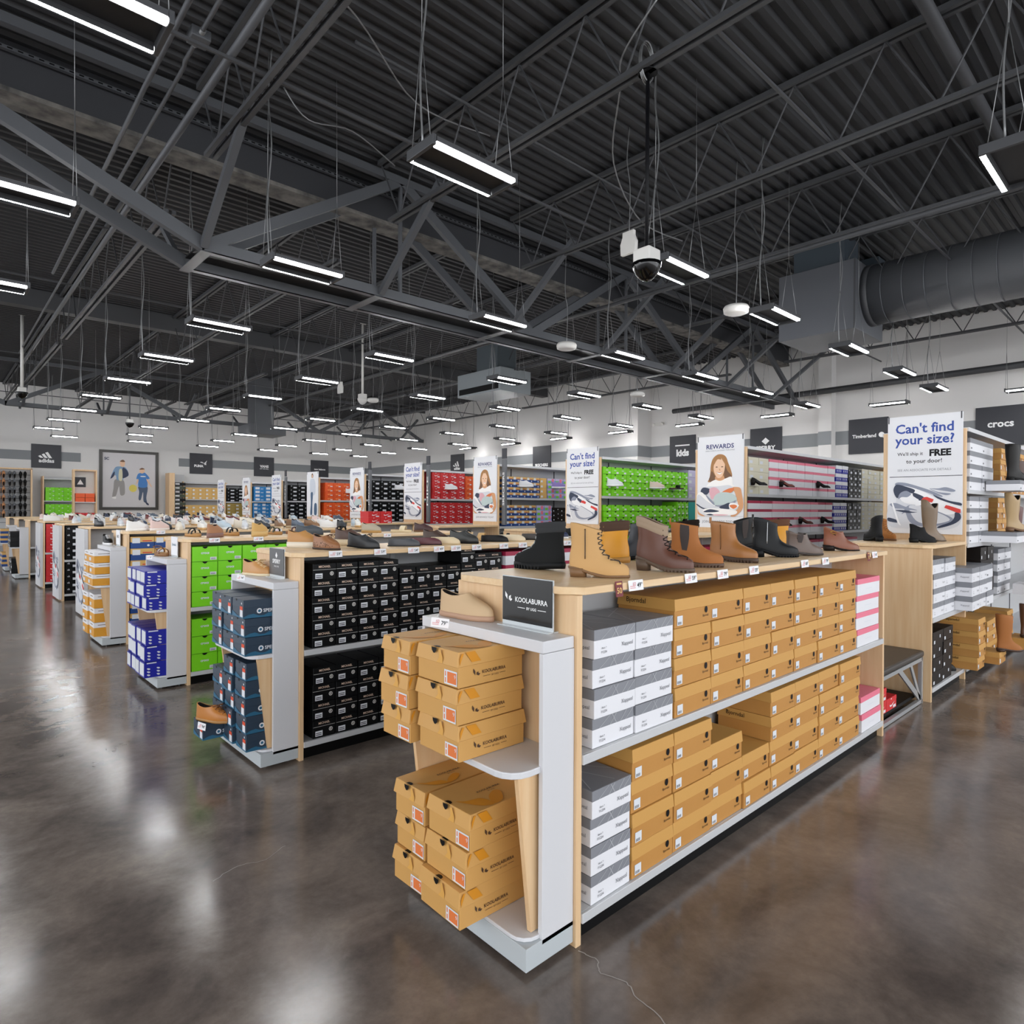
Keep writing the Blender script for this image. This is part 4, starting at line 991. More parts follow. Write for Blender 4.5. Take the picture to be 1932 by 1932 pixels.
    if 'zip' in opt:
        b = MB()
        for sg in (1, -1):
            b.tube([side_pt(L*.27, .06+(ztop-.07)*i/8, sg, .002) for i in range(9)], .0022, 0, 5)
        P.append(('zipper', b, [mat('zip_'+lace, lace, .35, .5)]))
    if 'gore' in opt:
        b = MB()
        for sg in (1, -1):
            G = []
            for i in range(7):
                z = .075+(ztop-.078)*i/6; hwid = .012+.012*math.sin(PI*min(1, i/6*.7)); xc = L*.27
                G.append([side_pt(xc+hwid*u_, z, sg, .0018) for u_ in (-1, -.5, 0, .5, 1)])
            vs = [p for g_ in G for p in g_]; b.add(vs, [(i*5+j, i*5+j+1, (i+1)*5+j+1, (i+1)*5+j) for i in range(6) for j in range(4)], 0, True)
        P.append(('elastic_panel', b, [mat('gore_elastic', '3a3230', .8)]))
    if 'tab' in opt:
        b = MB(); b.box(-.004, .004, -.008, .008, ztop-.01+hl, ztop+.025+hl); P.append(('pull_tab', b, [M_up]))
    if cuff:
        q = [[(cx+(p[0]-cx)*s_, p[1]*s_, p[2]+dz) for p in last] for s_, dz in ((1.01, -.042), (1.06, -.036), (1.08, -.024), (1.04, -.018), (1.08, -.011), (1.07, .004), (1.0, .01), (.9, .006))]
        b = MB(); b.loft(q, 0, True, False); P.append(('cuff', b, [mat('cuff_'+cuff, cuff, .85)]))
    if 'buckle' in opt:
        b = MB(); b.tube([side_pt(L*.12, ztop-.03, -1, .003), side_pt(L*.2, ztop-.018, -1, .003), side_pt(L*.28, ztop-.03, -1, .003), side_pt(L*.2, ztop-.042, -1, .003), side_pt(L*.12, ztop-.03, -1, .003)], .002, 0, 5); P.append(('buckle', b, [mat('brass', 'c9a94e', .3, .8)]))
    if 'stripe' in opt:
        b = MB()
        for sg in (1, -1):
            pts = [side_pt(L*x, z, sg, .0012) for x, z in ((.25, .05), (.35, .035), (.6, .045), (.75, .05), (.6, .038), (.4, .025), (.3, .03))]
            b.add(pts, [tuple(range(7))], 0, False)
        P.append(('side_stripe', b, [mat('lace_'+lace, lace, .5)]))
    if 'spots' in opt:
        b = MB(); r = random.Random(2)
        for i in range(70):
            x = L*r.uniform(.06, .93); z = r.uniform(.022, .055); sg = r.choice((-1, 1))
            if z > .03 and x/L > .8: continue
            p = Vector(side_pt(x, z, sg, .0008)); 
            b.add([p+Vector((.0035*math.cos(a), 0, .003*math.sin(a))) for a in [2*PI*k/6 for k in range(6)]], [tuple(range(6))])
        P.append(('spots', b, [mat('spot_brown', '2e1d12', .6)]))
    _sp[key] = [(n, b.mesh(n, m)) for n, b, m in P]; return _sp[key]
SHOE_LABELS = set()
def shoe(kind, up, so, hx, hy, tx, ty, z, label, grp=None, cat=None, **kw):
    L = kw.get('L', .27); d = Vector((tx-hx, ty-hy)); d.normalize(); m = Vector(((tx+hx)/2, (ty+hy)/2)); o = m-d*L/2
    assert label not in SHOE_LABELS, label
    SHOE_LABELS.add(label)
    isb = kind in ('boot', 'bootie', 'tall')
    g = empty('boot' if isb else ('sandal' if kind in ('sandal', 'slide') else 'shoe'), (o.x, o.y, z), math.atan2(d.y, d.x), label, cat or ('boot' if isb else 'shoe'), grp)
    for n, me in shoe_proto(kind, up, so, **kw): link(n, me, g)
    return g
ZT = 1.3755
G0 = 'boots on top of the nearest gondola'
shoe('boot', '1d1f20', '17191b', 2.262, 2.087, 2.233, 2.39, ZT, 'black lace-up work boot with padded black collar at the front corner', G0, opt=('laces', 'lug', 'suede'), L=.31, sole=.032, heel=.012, cuff='2a2c2e', lace='a9b0b4')
shoe('boot', 'c49a63', '7d5c3c', 2.11, 1.915, 2.27, 1.70, ZT, 'tan lace-up ankle boot with side zip beside the $49 tag', G0, opt=('laces', 'zip', 'suede'), L=.26, sole=.012, heel=.035, lace='3a3028')
shoe('boot', 'd8951f', 'b8863f', 2.80, 2.13, 2.62, 2.30, ZT, 'mustard yellow work boot with dark collar behind the tan ankle boot', G0, opt=('laces', 'lug'), L=.29, sole=.034, heel=.01, cuff='4a3426', lace='c79a4a')
shoe('boot', '5f3a2c', '5e4c3e', 2.606, 1.901, 2.69, 1.652, ZT, 'brown heeled lace-up boot with beige knit collar', G0, opt=('laces', 'lug'), L=.28, sole=.02, heel=.05, cuff='9b8772', lace='2c2320')
shoe('boot', 'a0622a', '5a4232', 2.915, 1.92, 3.06, 1.70, ZT, 'rust suede pull-on boot with dark elastic side panel', G0, opt=('gore', 'suede', 'tab', 'lug'), L=.27, sole=.022, heel=.02)
shoe('boot', 'a06a37', '4a372a', 3.43, 1.985, 3.46, 1.71, ZT, 'camel brown zip boot with heel tab and lugged sole', G0, opt=('zip', 'tab', 'lug'), L=.28, sole=.028, heel=.015, lace='6e4a28')
shoe('boot', '1c1e21', '15171a', 3.90, 1.965, 4.12, 1.76, ZT, 'black block-heel boot with silver side zip', G0, opt=('zip', 'lug'), L=.29, sole=.018, heel=.045, lace='c9ccd0')
shoe('bootie', '5c4a40', '332a25', 4.17, 1.86, 4.43, 1.74, ZT, 'grey-brown leather ankle boot beside the black zip boot', G0, opt=('gore',), L=.29, sole=.014, heel=.02)
shoe('bootie', '7c4428', '2b2320', 4.92, 1.92, 5.13, 1.75, ZT, 'reddish brown low bootie with a gold buckle', G0, opt=('buckle',), L=.27, sole=.01, heel=.035)
shoe('boot', '2a2e35', '1b1d20', 3.17, 2.2, 3.02, 2.42, ZT, 'charcoal tall-shaft boot behind the rust suede boot', G0, opt=('gore', 'tab'), L=.27, heel=.02)
shoe('boot', '3a261c', '221a16', 3.60, 2.17, 3.52, 2.42, ZT, 'dark brown fur-trimmed boot behind the camel boot', G0, opt=('laces',), L=.27, heel=.02, cuff='2a1d17', lace='1c1512')
shoe('boot', '191b1d', '131415', 4.50, 2.28, 4.30, 2.42, ZT, 'black pull-on boot behind the black zip boot', G0, opt=('gore', 'tab', 'lug'), L=.28, sole=.026, heel=.03)
shoe('boot', 'd0911f', 'a5763a', 4.75, 2.12, 4.62, 2.34, ZT, 'golden yellow boot with brown collar behind the grey-brown boot', G0, opt=('laces',), L=.29, sole=.03, heel=.01, cuff='5b3a25', lace='c79a4a')
G1 = 'boots on the short gondola behind the bench'
shoe('boot', '1e2023', '17191b', 6.80, 2.10, 7.02, 2.36, ZT, 'black block-heel lace boot on the short gondola', G1, opt=('laces',), L=.28, heel=.045, lace='2c2e31')
shoe('boot', 'a5672a', '6e4a2c', 7.22, 2.30, 7.13, 2.10, ZT, 'rust orange boot seen between two black boots before the big poster', G1, opt=('laces', 'suede'), L=.24, heel=.015, lace='7a4b22')
shoe('bootie', '1c1d1f', '141516', 6.86, 1.90, 7.12, 1.74, ZT, 'black low western bootie before the big poster', G1, opt=('suede',), L=.28, heel=.035, sole=.01)
shoe('tall', '6e5a44', '4a3b2c', 7.22, 1.88, 7.48, 1.75, ZT, 'distressed brown cowboy boot before the big poster', G1, opt=('scallop', 'laces') if False else ('scallop',), L=.28, heel=.035, sole=.01)
# second gondola top
G2 = 'shoes on top of the second gondola'
shoe('low', '8a5a34', '3a2a20', 2.10, 4.40, 2.17, 4.16, ZT, 'leopard print loafer with a bow', G2, opt=('spots', 'bow'), L=.26, sole=.014, lace='4a2e1c')
shoe('low', 'b07f45', 'ded5c4', 2.02, 4.66, 2.18, 4.50, ZT, 'tan slip-on with thick cream sole behind the leopard loafer', G2, L=.24, sole=.045)
shoe('low', '4a3228', 'd9c8a8', 2.44, 4.72, 2.58, 4.55, ZT, 'dark brown slip-on on a tall cream platform', G2, L=.24, sole=.05)
shoe('low', '26282b', '1b1c1e', 2.34, 4.33, 2.48, 4.14, ZT, 'shiny black loafer with brown lining beside the leopard loafer', G2, opt=('bow',), L=.25, sole=.012, heel=.012, lace='5b4a3a')
shoe('flat', '45484d', '2a2b2d', 2.70, 4.37, 2.92, 4.24, ZT, 'grey ballet flat with cream trim', G2, L=.25, sole=.008)
shoe('flat', '5a2e35', '2f1c1f', 2.96, 4.42, 3.15, 4.28, ZT, 'burgundy ballet flat beside the grey one', G2, L=.25, sole=.008)
shoe('flat', 'd8c6a4', 'c9b48e', 3.16, 4.42, 3.33, 4.27, ZT, 'cream ballet flat between burgundy and black shoes', G2, L=.25, sole=.008)
shoe('low', '2a2c2b', '1c1d1d', 3.38, 4.46, 3.50, 4.22, ZT, 'black lace-up comfort shoe with ribbed sole', G2, opt=('bow',), L=.27, sole=.02, lace='1a1a1a')
shoe('flat', '232326', '161618', 3.76, 4.47, 3.93, 4.33, ZT, 'black ballet flat left of the cream flats', G2, L=.25, sole=.008)
shoe('flat', 'd9c9ac', 'c2ae8c', 3.98, 4.47, 4.12, 4.30, ZT, 'pale cream flat beside the black ballet flat', G2, L=.25, sole=.008)
shoe('flat', '2f2a26', '1c1917', 4.30, 4.5, 4.47, 4.36, ZT, 'dark flat with brown bow near the black work boot', G2, opt=('bow',), L=.25, sole=.01, lace='7b4a2a')
for i, (x, c, n) in enumerate([(4.72, '1d2a4a', 'navy'), (4.95, '222426', 'black'), (5.12, '26303a', 'slate')]):
    shoe('low', c, 'd9d9d9', x, 4.62, x+.1, 4.38, ZT, f'{n} canvas slip-on at the far end of the second gondola', G2, L=.26, sole=.02)
for i, (x, c, n, kd) in enumerate([(2.02, '9a6b3a', 'brown', 'sandal'), (3.3, 'caa36a', 'sand', 'slide'), (3.6, '1b1b1c', 'black', 'sandal'), (2.8, '3d2a20', 'dark brown', 'low')]):
    shoe(kd, c, 'caa778' if kd != 'low' else '2a201a', x+.5, 4.72, x+.62, 4.56, ZT, f'{n} shoe in the back line of the second gondola', G2, L=.24)
# third gondola top
G3 = 'shoes on top of the third gondola'
shoe('sandal', '23241f', 'b68a52', 2.02, 7.18, 2.08, 6.95, ZT, 'olive black buckled cork sandal at the aisle end', G3, L=.26, sole=.03)
shoe('low', 'a87a5a', '8a6a62', 2.06, 6.64, 2.26, 6.82, ZT, 'rose tan suede clog with thick sole seen from behind', G3, opt=('suede',), L=.26, sole=.045)
shoe('sandal', '1f201f', 'b3844b', 2.40, 7.2, 2.47, 6.98, ZT, 'black buckled cork sandal between two clogs', G3, L=.26, sole=.035)
shoe('low', 'd0a968', 'd6b477', 2.50, 6.66, 2.72, 6.82, ZT, 'honey coloured fleece clog with thick sole seen from behind', G3, opt=('suede',), L=.26, sole=.055)
shoe('sandal', '3a3a22', 'a97c45', 2.86, 7.2, 2.94, 7.0, ZT, 'olive strap cork sandal right behind the honey clog', G3, L=.26, sole=.03)
shoe('sandal', '4a1f22', '8d5e3a', 3.12, 7.2, 3.2, 7.02, ZT, 'burgundy strap cork sandal behind the grey clog', G3, L=.26, sole=.03)
shoe('clog', '3f464d', '343a40', 3.06, 6.80, 3.28, 6.72, ZT, 'grey moulded clog beside burgundy sandal', G3, L=.29, sole=.03)
shoe('sandal', '1d1d1e', '9a713f', 3.66, 7.2, 3.76, 6.98, ZT, 'black cork sandal beside the grey clog', G3, L=.26, sole=.03)
shoe('low', 'a9a08c', 'b08a50', 4.0, 7.05, 4.12, 6.85, ZT, 'oatmeal shearling slipper with cork sole', G3, L=.26, sole=.03)
shoe('slide', 'e2d3b0', 'd9c9a6', 4.35, 6.95, 4.5, 6.75, ZT, 'cream cross-strap slide near dark red shoe', G3, L=.27, sole=.03)
shoe('low', '3c1f1f', '6b4a33', 4.72, 6.98, 4.85, 6.78, ZT, 'dark red shoe beside the cream slide', G3, L=.26, sole=.02)
# end display shoes
shoe('low', 'c9ab86', 'b58f74', 1.735, 2.36, 1.79, 2.05, 1.1905, 'sand suede slipper on the nearest end display', opt=('suede',), L=.30, sole=.024)
shoe('low', 'c08b52', 'e0cfae', 1.72, 4.70, 1.80, 4.50, 1.1905, 'tan leather boat shoe on the second end display', opt=('lowlaces', 'bow'), L=.26, sole=.018, lace='e0c79a')
shoe('sandal', '7a4a2a', '8a6038', 1.735, 7.17, 1.77, 6.93, 1.1905, 'brown double-strap cork sandal on the third end display', L=.26, sole=.03, opt=('backstrap',))
shoe('sneaker', '16181b', 'e9e9ea', 1.74, 9.70, 1.76, 9.43, 1.1905, 'black sports sneaker with white swoosh on the fourth end display', L=.29, sole=.028, opt=('lowlaces', 'stripe'), lace='e9e9ea')
shoe('low', 'b5732f', 'a87a45', 1.385, 4.62, 1.50, 4.42, .237, 'tan leather boat shoe standing on the lowest navy box', opt=('lowlaces', 'bow'), L=.27, sole=.018, lace='7a4a24')
# farther rows: sneakers in two lines
PAL = [('eeeeee', 'f2f2f2', 'bright white'), ('f0f0ee', 'e8e8e8', 'plain white'), ('e8e8ea', 'f0f0f0', 'white'), ('1c1e21', 'e6e6e6', 'black'), ('d9dde2', 'e9e9e9', 'pale grey'), ('e3c9c4', 'efe9e6', 'pale pink'), ('30343b', '1c1c1e', 'charcoal'), ('b9cbd8', 'e9eef2', 'ice blue'), ('e9e2d3', 'e5dfd0', 'cream'), ('24324d', 'e2e2e2', 'navy'), ('6d2a2a', 'd9c9b9', 'dark red'), ('8d6a4a', 'd8c4a4', 'brown'), ('5c6a7d', 'dfe3e8', 'slate blue'), ('f1efe9', 'cfa870', 'off-white')]
for k in range(3, 10):
    r = random.Random(40+k); x0 = [0,0,0,2.0,2.0,2.05,2.0,2.1,2.6,4.5][k]
    x1 = [0,0,0,5.1,5.1,7.4,7.6,7.6,7.6,7.7][k]; n = 0
    x = x0
    while x < x1:
        for line, yy in enumerate((.17, .47)):
            if 5.15 < x < 6.6 or (k == 4 and 6.4 < x < 7.25): continue
            up, so, nm = PAL[r.randrange(len(PAL))]; kd = 'sneaker' if r.random() < .8 else 'low'
            a = r.uniform(-.4, .4)-(PI/2 if r.random() < .75 else -.2); L = r.uniform(.26, .30); hx, hy = x-math.cos(a)*L/2, Y(k)+yy+.05-math.sin(a)*L/2
            n += 1
            shoe(kd, up, so, hx+line*.1, hy, hx+line*.1+math.cos(a)*L, hy+math.sin(a)*L, ZT, f'{nm} {"sneaker" if kd == "sneaker" else "slip-on shoe"} on the {ORD[k+1]} gondola top, {"front" if line == 0 else "back"} line, {ORD[n//2+1]} along', f'shoes on top of the {ORD[k+1]} gondola', L=.30, sole=.032 if kd == 'sneaker' else .022, opt=('lowlaces',) if kd == 'sneaker' and k < 6 else (), lace='d8d8d8' if kd == 'sneaker' else 'e8e0cc')
        x += r.uniform(.22, .29)+.03*(k-3)
# shoes shown on brackets in the tall gondolas
def bracket_shoe(kd, up, so, x, y, z, label, **kw):
    g = shoe(kd, up, so, x-.11, y+.12, x+.11, y-.08, z, label, 'display shoes on the tall gondola shelves', **kw)
    t = tag(MB().box(-.075, .075, -.05, .2, -.004, 0).build('shoe_shelf', M_plastic, None, (x, y, z-.001)), f'small clear bracket holding the {label}', 'shoe bracket', 'clear shoe brackets on the tall gondolas')
yy = Y(1)-.11
for x, z, up, n in ((8.05, 2.0, '1b1b1c', 'black wedge pump'), (8.87, 2.0, '6b3327', 'brown block-heel pump'), (10.12, 2.02, '17171a', 'black strappy heel'), (8.22, 1.46, '1b1c1f', 'black pointed pump'), (8.8, 1.46, '2a1d18', 'dark stiletto pump'), (9.5, 1.48, '5b2c22', 'brown heeled loafer'), (10.29, 1.48, '17171a', 'black ankle heel')):
    bracket_shoe('pump', up, '1a1512', x, yy, z, n+' on the second tall gondola', L=.21, heel=.065)
yy = Y(2)-.11
for x, z, up, kd, n in ((8.12, 2.05, 'dfe3e6', 'sneaker', 'white sneaker'), (9.27, 2.04, 'e9d2c6', 'sneaker', 'blush sneaker'), (9.87, 2.04, '1d2420', 'slide', 'black slide'), (8.19, 1.46, '6d5a4a', 'sandal', 'taupe strap sandal'), (9.15, 1.46, '1e1f1f', 'sandal', 'black strap sandal'), (10.1, 1.44, '17181a', 'slide', 'small black slide')):
    bracket_shoe(kd, up, '2f2a24' if kd != 'sneaker' else 'f0f0f0', x, yy, z, n+' before the lime green boxes', L=.26)
for x, y, z, n in ((8.5, Y(3)-.1, 2.1, 'white sneaker before blue and tan boxes'), (8.55, Y(4)-.1, 2.1, 'white sneaker before red boxes'), (8.8, Y(5)-.1, 2.15, 'white sneaker before black boxes'), (8.75, Y(6)-.1, 2.1, 'white and black sneaker before orange boxes'), (9.4, Y(3)-.1, 2.1, 'multicolour sneaker before pastel boxes')):
    bracket_shoe('sneaker', 'e4e6ea' if 'multi' not in n else '8d7ac0', 'f0f0f0', x, y, z, n, L=.28, sole=.028)
# tall boots beside the east aisle
GB = 'tall boots displayed on boxes of the nearest tall gondola'
y = Y(0)-.2
shoe('tall', '23201d', '151311', 8.42, y, 8.66, y-.12, 2.003, 'tall black boot on the top shelf', GB, L=.27, heel=.02)
shoe('boot', '4a2c20', '2a1c16', 8.82, y, 9.0, y-.14, 2.003, 'brown lace-up boot beside the tall black boot', GB, opt=('laces',), L=.27, heel=.02, lace='2a1c14')
shoe('tall', 'a98c60', '6b4a2c', 8.42, y, 8.66, y-.12, 1.463, 'sand cowboy boot with notched top', GB, opt=('scallop',), L=.27, heel=.03)
shoe('tall', '5a2a22', '301a15', 8.78, y+.03, 8.97, y-.1, 1.352, 'oxblood boot behind the sand cowboy boot', GB, L=.26, heel=.03)
shoe('tall', '141312', '0e0d0d', 9.25, y-.05, 9.42, y-.22, .85, 'tall glossy black riding boot under the cowboy boot', GB, L=.28, heel=.02)
bx_ = MB(); bx_.box(-.17, .17, -.15, .2, -.116, 0); tag(bx_.build('shoe_box', M_xw, None, (9.33, y-.13, .849)), 'white shoe box under the tall glossy black riding boot', 'shoe box')
shoe('tall', 'a0622a', '3b2415', 8.1, y-.0, 8.26, y-.14, .243, 'tan laced tall boot on a tan box near the floor', GB, L=.26, heel=.02)
shoe('tall', '151415', '0d0d0d', 7.26, y+.44, 7.40, y+.22, .122, 'black tall boot before the dark brown boxes', GB, L=.26, heel=.02)
shoe('tall', '5b3b24', '3a2617', 9.2, y-.02, 9.36, y-.18, .243, 'dark tan riding boot on a wooden-coloured box', GB, L=.27, heel=.02)
bx_ = MB(); bx_.box(-.2, .2, -.17, .2, -.12, 0); tag(bx_.build('shoe_box', M_kraft2, None, (9.28, y-.1, .242)), 'tan shoe box under the dark tan riding boot', 'shoe box')

# ---------------------------------------------------------------- tags, signs, posters
def price_tag(x, y, z, label, w=.098, h=.043, kind='row', red=False, tilt=-.12):
    g = empty('price_tag', (x, y, z), 0, label, 'price tag', 'price tags along the gondola edges' if kind == 'row' else None)
    if kind == 'cap': g.rotation_euler = (0, 0, -PI/2+.25)
    c = MB(); c.box(-w/2, w/2, -.002, 0, -h, 0); o = c.build('card', M_red if red else M_card, g); o.rotation_euler = (tilt, 0, 0)
    if red: o.data.materials[0] = mat('maroon_card', '6e1420', .5)
    p = MB(); F = ((1, 0, 0), (0, 0, 1))
    if red: p.text('50', (0, 0, -h*.6), *F, width=w*.7, m=0, off=.003, bold=.02); p.poly([(-w*.35, -h*.22), (w*.35, -h*.22), (w*.35, -h*.1), (-w*.35, -h*.1)], (0, 0, 0), *F, 0, .003); mm = [M_tan]
    else:
        t = label.split('$')[1].split()[0] if '$' in label else '59'
        p.text(t, (w*.2, 0, -h*.5), *F, height=h*.45, m=0, off=.003, bold=.01); p.text('99', (w*.38, 0, -h*.36), *F, height=h*.2, m=0, off=.003)
        p.text('60', (-w*.12, 0, -h*.35), *F, height=h*.36, m=1, off=.003)
        for i in range(2): p.poly([(-w*.42, -h*(.6+.16*i)), (-w*.05, -h*(.6+.16*i)), (-w*.05, -h*(.54+.16*i)), (-w*.42, -h*(.54+.16*i))], (0, 0, 0), *F, 1, .003)
        mm = [M_ink, mat('pale_red_ink', 'd98a8a', .5)]
    o = p.build('print', mm, g); o.rotation_euler = (tilt, 0, 0)
for x, t, red in ((2.053, '50', True), (2.166, '49', False), (2.583, '59', False), (2.867, '79', False), (3.185, '59', False), (3.808, '69', False), (4.108, '79', False), (4.851, '50', True), (4.977, '69', False)):
    if red: price_tag(x, Y(0)-.024, 1.385, f'dark red 50 tag at the {"camera-side" if x < 3 else "bench-side"} end of the nearest gondola', .045, .062, red=True)
    else: price_tag(x, Y(0)-.024, 1.382, f'white price tag reading ${t} under the {dict([(2.166, "tan ankle boot"), (2.583, "brown laced boot"), (2.867, "rust suede boot"), (3.185, "camel zip boot"), (3.808, "black zip boot"), (4.108, "grey-brown boot"), (4.977, "buckled bootie")])[x]}')
for x, t, n in ((2.073, '59', 'leopard loafer'), (2.421, '59', 'shiny black loafer'), (2.707, '54', 'grey ballet flat'), (2.942, '49', 'burgundy flat'), (3.107, '59', 'first cream flat'), (3.319, '59', 'black comfort shoe'), (3.615, '59', 'gap before the black flat'), (3.838, '59', 'second black flat'), (4.1, '59', 'pale cream flat'), (4.41, '54', 'dark bow flat'), (4.641, '49', 'navy slip-on')):
    price_tag(x, Y(1)-.024, 1.382, f'white price tag reading ${t} under the {n}')
for x, t, n in ((2.064, '34', 'rose tan clog'), (2.485, '34', 'honey clog'), (3.006, '49', 'burgundy sandal'), (3.634, '49', 'black cork sandal'), (3.978, '34', 'oatmeal slipper'), (4.56, '34', 'cream slide')):
    price_tag(x, Y(2)-.024, 1.382, f'white price tag reading ${t} under the {n}')
for x in (2.2, 2.9, 3.7): price_tag(x, Y(3)-.024, 1.382, f'white price tag reading $59 on the fourth gondola edge, {"aisle end" if x < 2.5 else "middle" if x < 3 else "far part"}')
price_tag(1.652, 2.245, 1.199, 'white price tag reading $79 before the sand suede slipper', .1, .04, 'cap')
price_tag(1.652, 4.60, 1.199, 'white price tag reading $94 before the boat shoe', .09, .036, 'cap')
price_tag(1.652, 7.05, 1.199, 'white price tag reading $99 before the brown cork sandal', .09, .036, 'cap')
price_tag(1.372, 4.52, .24, 'white price tag reading $94 on the lowest navy box', .09, .045, 'cap')

def card_holder(x, y, z, w, h, label, words, back, fg, diamond=False):
    """acrylic stand; front looks to -x"""
    g = empty('sign_holder', (x, y, z), -PI/2, label, 'sign', None)
    b = MB(); b.box(-w/2-.005, w/2+.005, 0, .004, 0, h); b.box(-w/2-.005, w/2+.005, -.03, .07, 0, .004)
    ac = mat('clear_acrylic', 'e9eef0', .05); ac.node_tree.nodes['Principled BSDF'].inputs['Transmission Weight'].default_value = .0
    b.build('stand', mat('acrylic_edge', 'c9ced0', .15), g)
    b = MB(); b.box(-w/2, w/2, -.004, -.0005, .02, h-.003); b.build('card', back, g)
    p = MB(); F = ((1, 0, 0), (0, 0, 1))
    for body, px, pz, wd, bo in words: p.text(body, (px, -.004, pz), *F, width=wd, off=.001, bold=bo)
    if diamond == 'leaf':
        for px, a, L_ in ((-.112, 1.95, .036), (-.104, .95, .024), (-.102, .15, .02)):
            c, n_ = math.cos(a), math.sin(a); oz = h*.52
            p.poly([(px, oz), (px+c*L_*.5-n_*.007, oz+n_*L_*.5+c*.007), (px+c*L_, oz+n_*L_), (px+c*L_*.5+n_*.007, oz+n_*L_*.5-c*.007)], (0, -.004, 0), *F, 0, .001)
        for x0, x1 in ((-.05, -.006), (.066, .112)): p.poly([(x0, h*.385), (x1, h*.385), (x1, h*.397), (x0, h*.397)], (0, -.004, 0), *F, 0, .001)
    elif diamond: p.poly([(-.018, h*.75), (0, h*.66), (.018, h*.75), (0, h*.87)], (0, -.004, 0), *F, 0, .001)
    p.build('lettering', fg, g)
    return g
card_holder(1.80, 1.86, 1.1905, .285, .205, 'black acrylic sign card beside the sand slipper on the nearest end display', [('KOOLABURRA', .028, .112, .185, .02), ('BY UGG', .03, .08, .055, .02)], M_gl, M_paper, 'leaf')
card_holder(1.80, 4.34, 1.1905, .24, .205, 'dark acrylic sign card with a white diamond beside the boat shoe', [('SPERRY', 0, .115, .13, .03), ('SINCE 1935', 0, .08, .08, 0)], mat('sign_slate', '3b3d40', .3), M_paper, True)
card_holder(1.80, 6.78, 1.1905, .2, .2, 'white acrylic sign card beside the brown cork sandal', [('Bjorndal', 0, .12, .12, 0)], M_card, mat('teal_ink', '3a6f86', .5))
card_holder(1.80, 9.20, 1.1905, .2, .2, 'pale acrylic sign card beside the black sports sneaker', [('SALE', 0, .12, .1, .02)], M_card, M_ink)

BLUE_INK = mat('blue_ink', '22459c', .5); GREY_INK = mat('light_grey_ink', '8a8c92', .5); NAVY_INK = mat('navy_ink', '272f6b', .5)
def poster_base(k, x, label):
    g = empty('wall_poster', (x, Y(k), 0), 0, label, 'poster', 'posters on the ends of the tall gondolas')
    MB().box(-.022, -.002, .02, .69, 1.44, 2.665).build('panel', mat('poster_white', 'e3e4e8', .5), g)
    b = MB(); b.box(-.026, -.012, .025, .035, 2.60, 2.67); b.box(-.026, -.012, .675, .685, 2.60, 2.67); b.build('clip', M_steel, g)
    return g
UX, UZ = (0, -1, 0), (0, 0, 1)
def P2(y, z): return (-.022, y, z)
def size_poster(k, x, label):
    g = poster_base(k, x, label); b = MB(); cy = .355
    b.text("Can't find", P2(cy, 2.535), UX, UZ, width=.52, off=.001, m=0, bold=.02)
    b.text("your size?", P2(cy, 2.40), UX, UZ, width=.53, off=.001, m=0, bold=.02)
    b.text("We'll ship it", P2(cy+.125, 2.265), UX, UZ, width=.235, off=.001, m=1, bold=.005); b.text('FREE', P2(cy-.145, 2.272), UX, UZ, width=.19, off=.001, m=1, bold=.045)
    b.text('to your door!', P2(cy, 2.185), UX, UZ, width=.32, off=.001, m=1, bold=.008)
    b.text('SEE AN ASSOCIATE FOR DETAILS', P2(cy, 2.10), UX, UZ, width=.48, off=.001, m=2)
    b.poly([(.69-.02, 2.035), (.02, 2.035), (.02, 2.029), (.67, 2.029)][::-1], (-.022, 0, 0), (0, 1, 0), (0, 0, 1), 1, -.001)
    b.build('lettering', [BLUE_INK, M_ink, GREY_INK], g)
    b = MB(); shoe_art(b, (-.022, .685, 1.47), UX, UZ, .66, .53); b.build('printed_shoe', ART, g)
SKIN = mat('print_skin', 'ecc3a2', .5); HAIR = mat('print_hair', 'a5743f', .5); HAIR2 = mat('print_hair_dark', '6e4a2c', .5); TAN_ = mat('print_skin_tan', 'd39a6c', .5); LIP = mat('print_white', 'f4f2f0', .5)
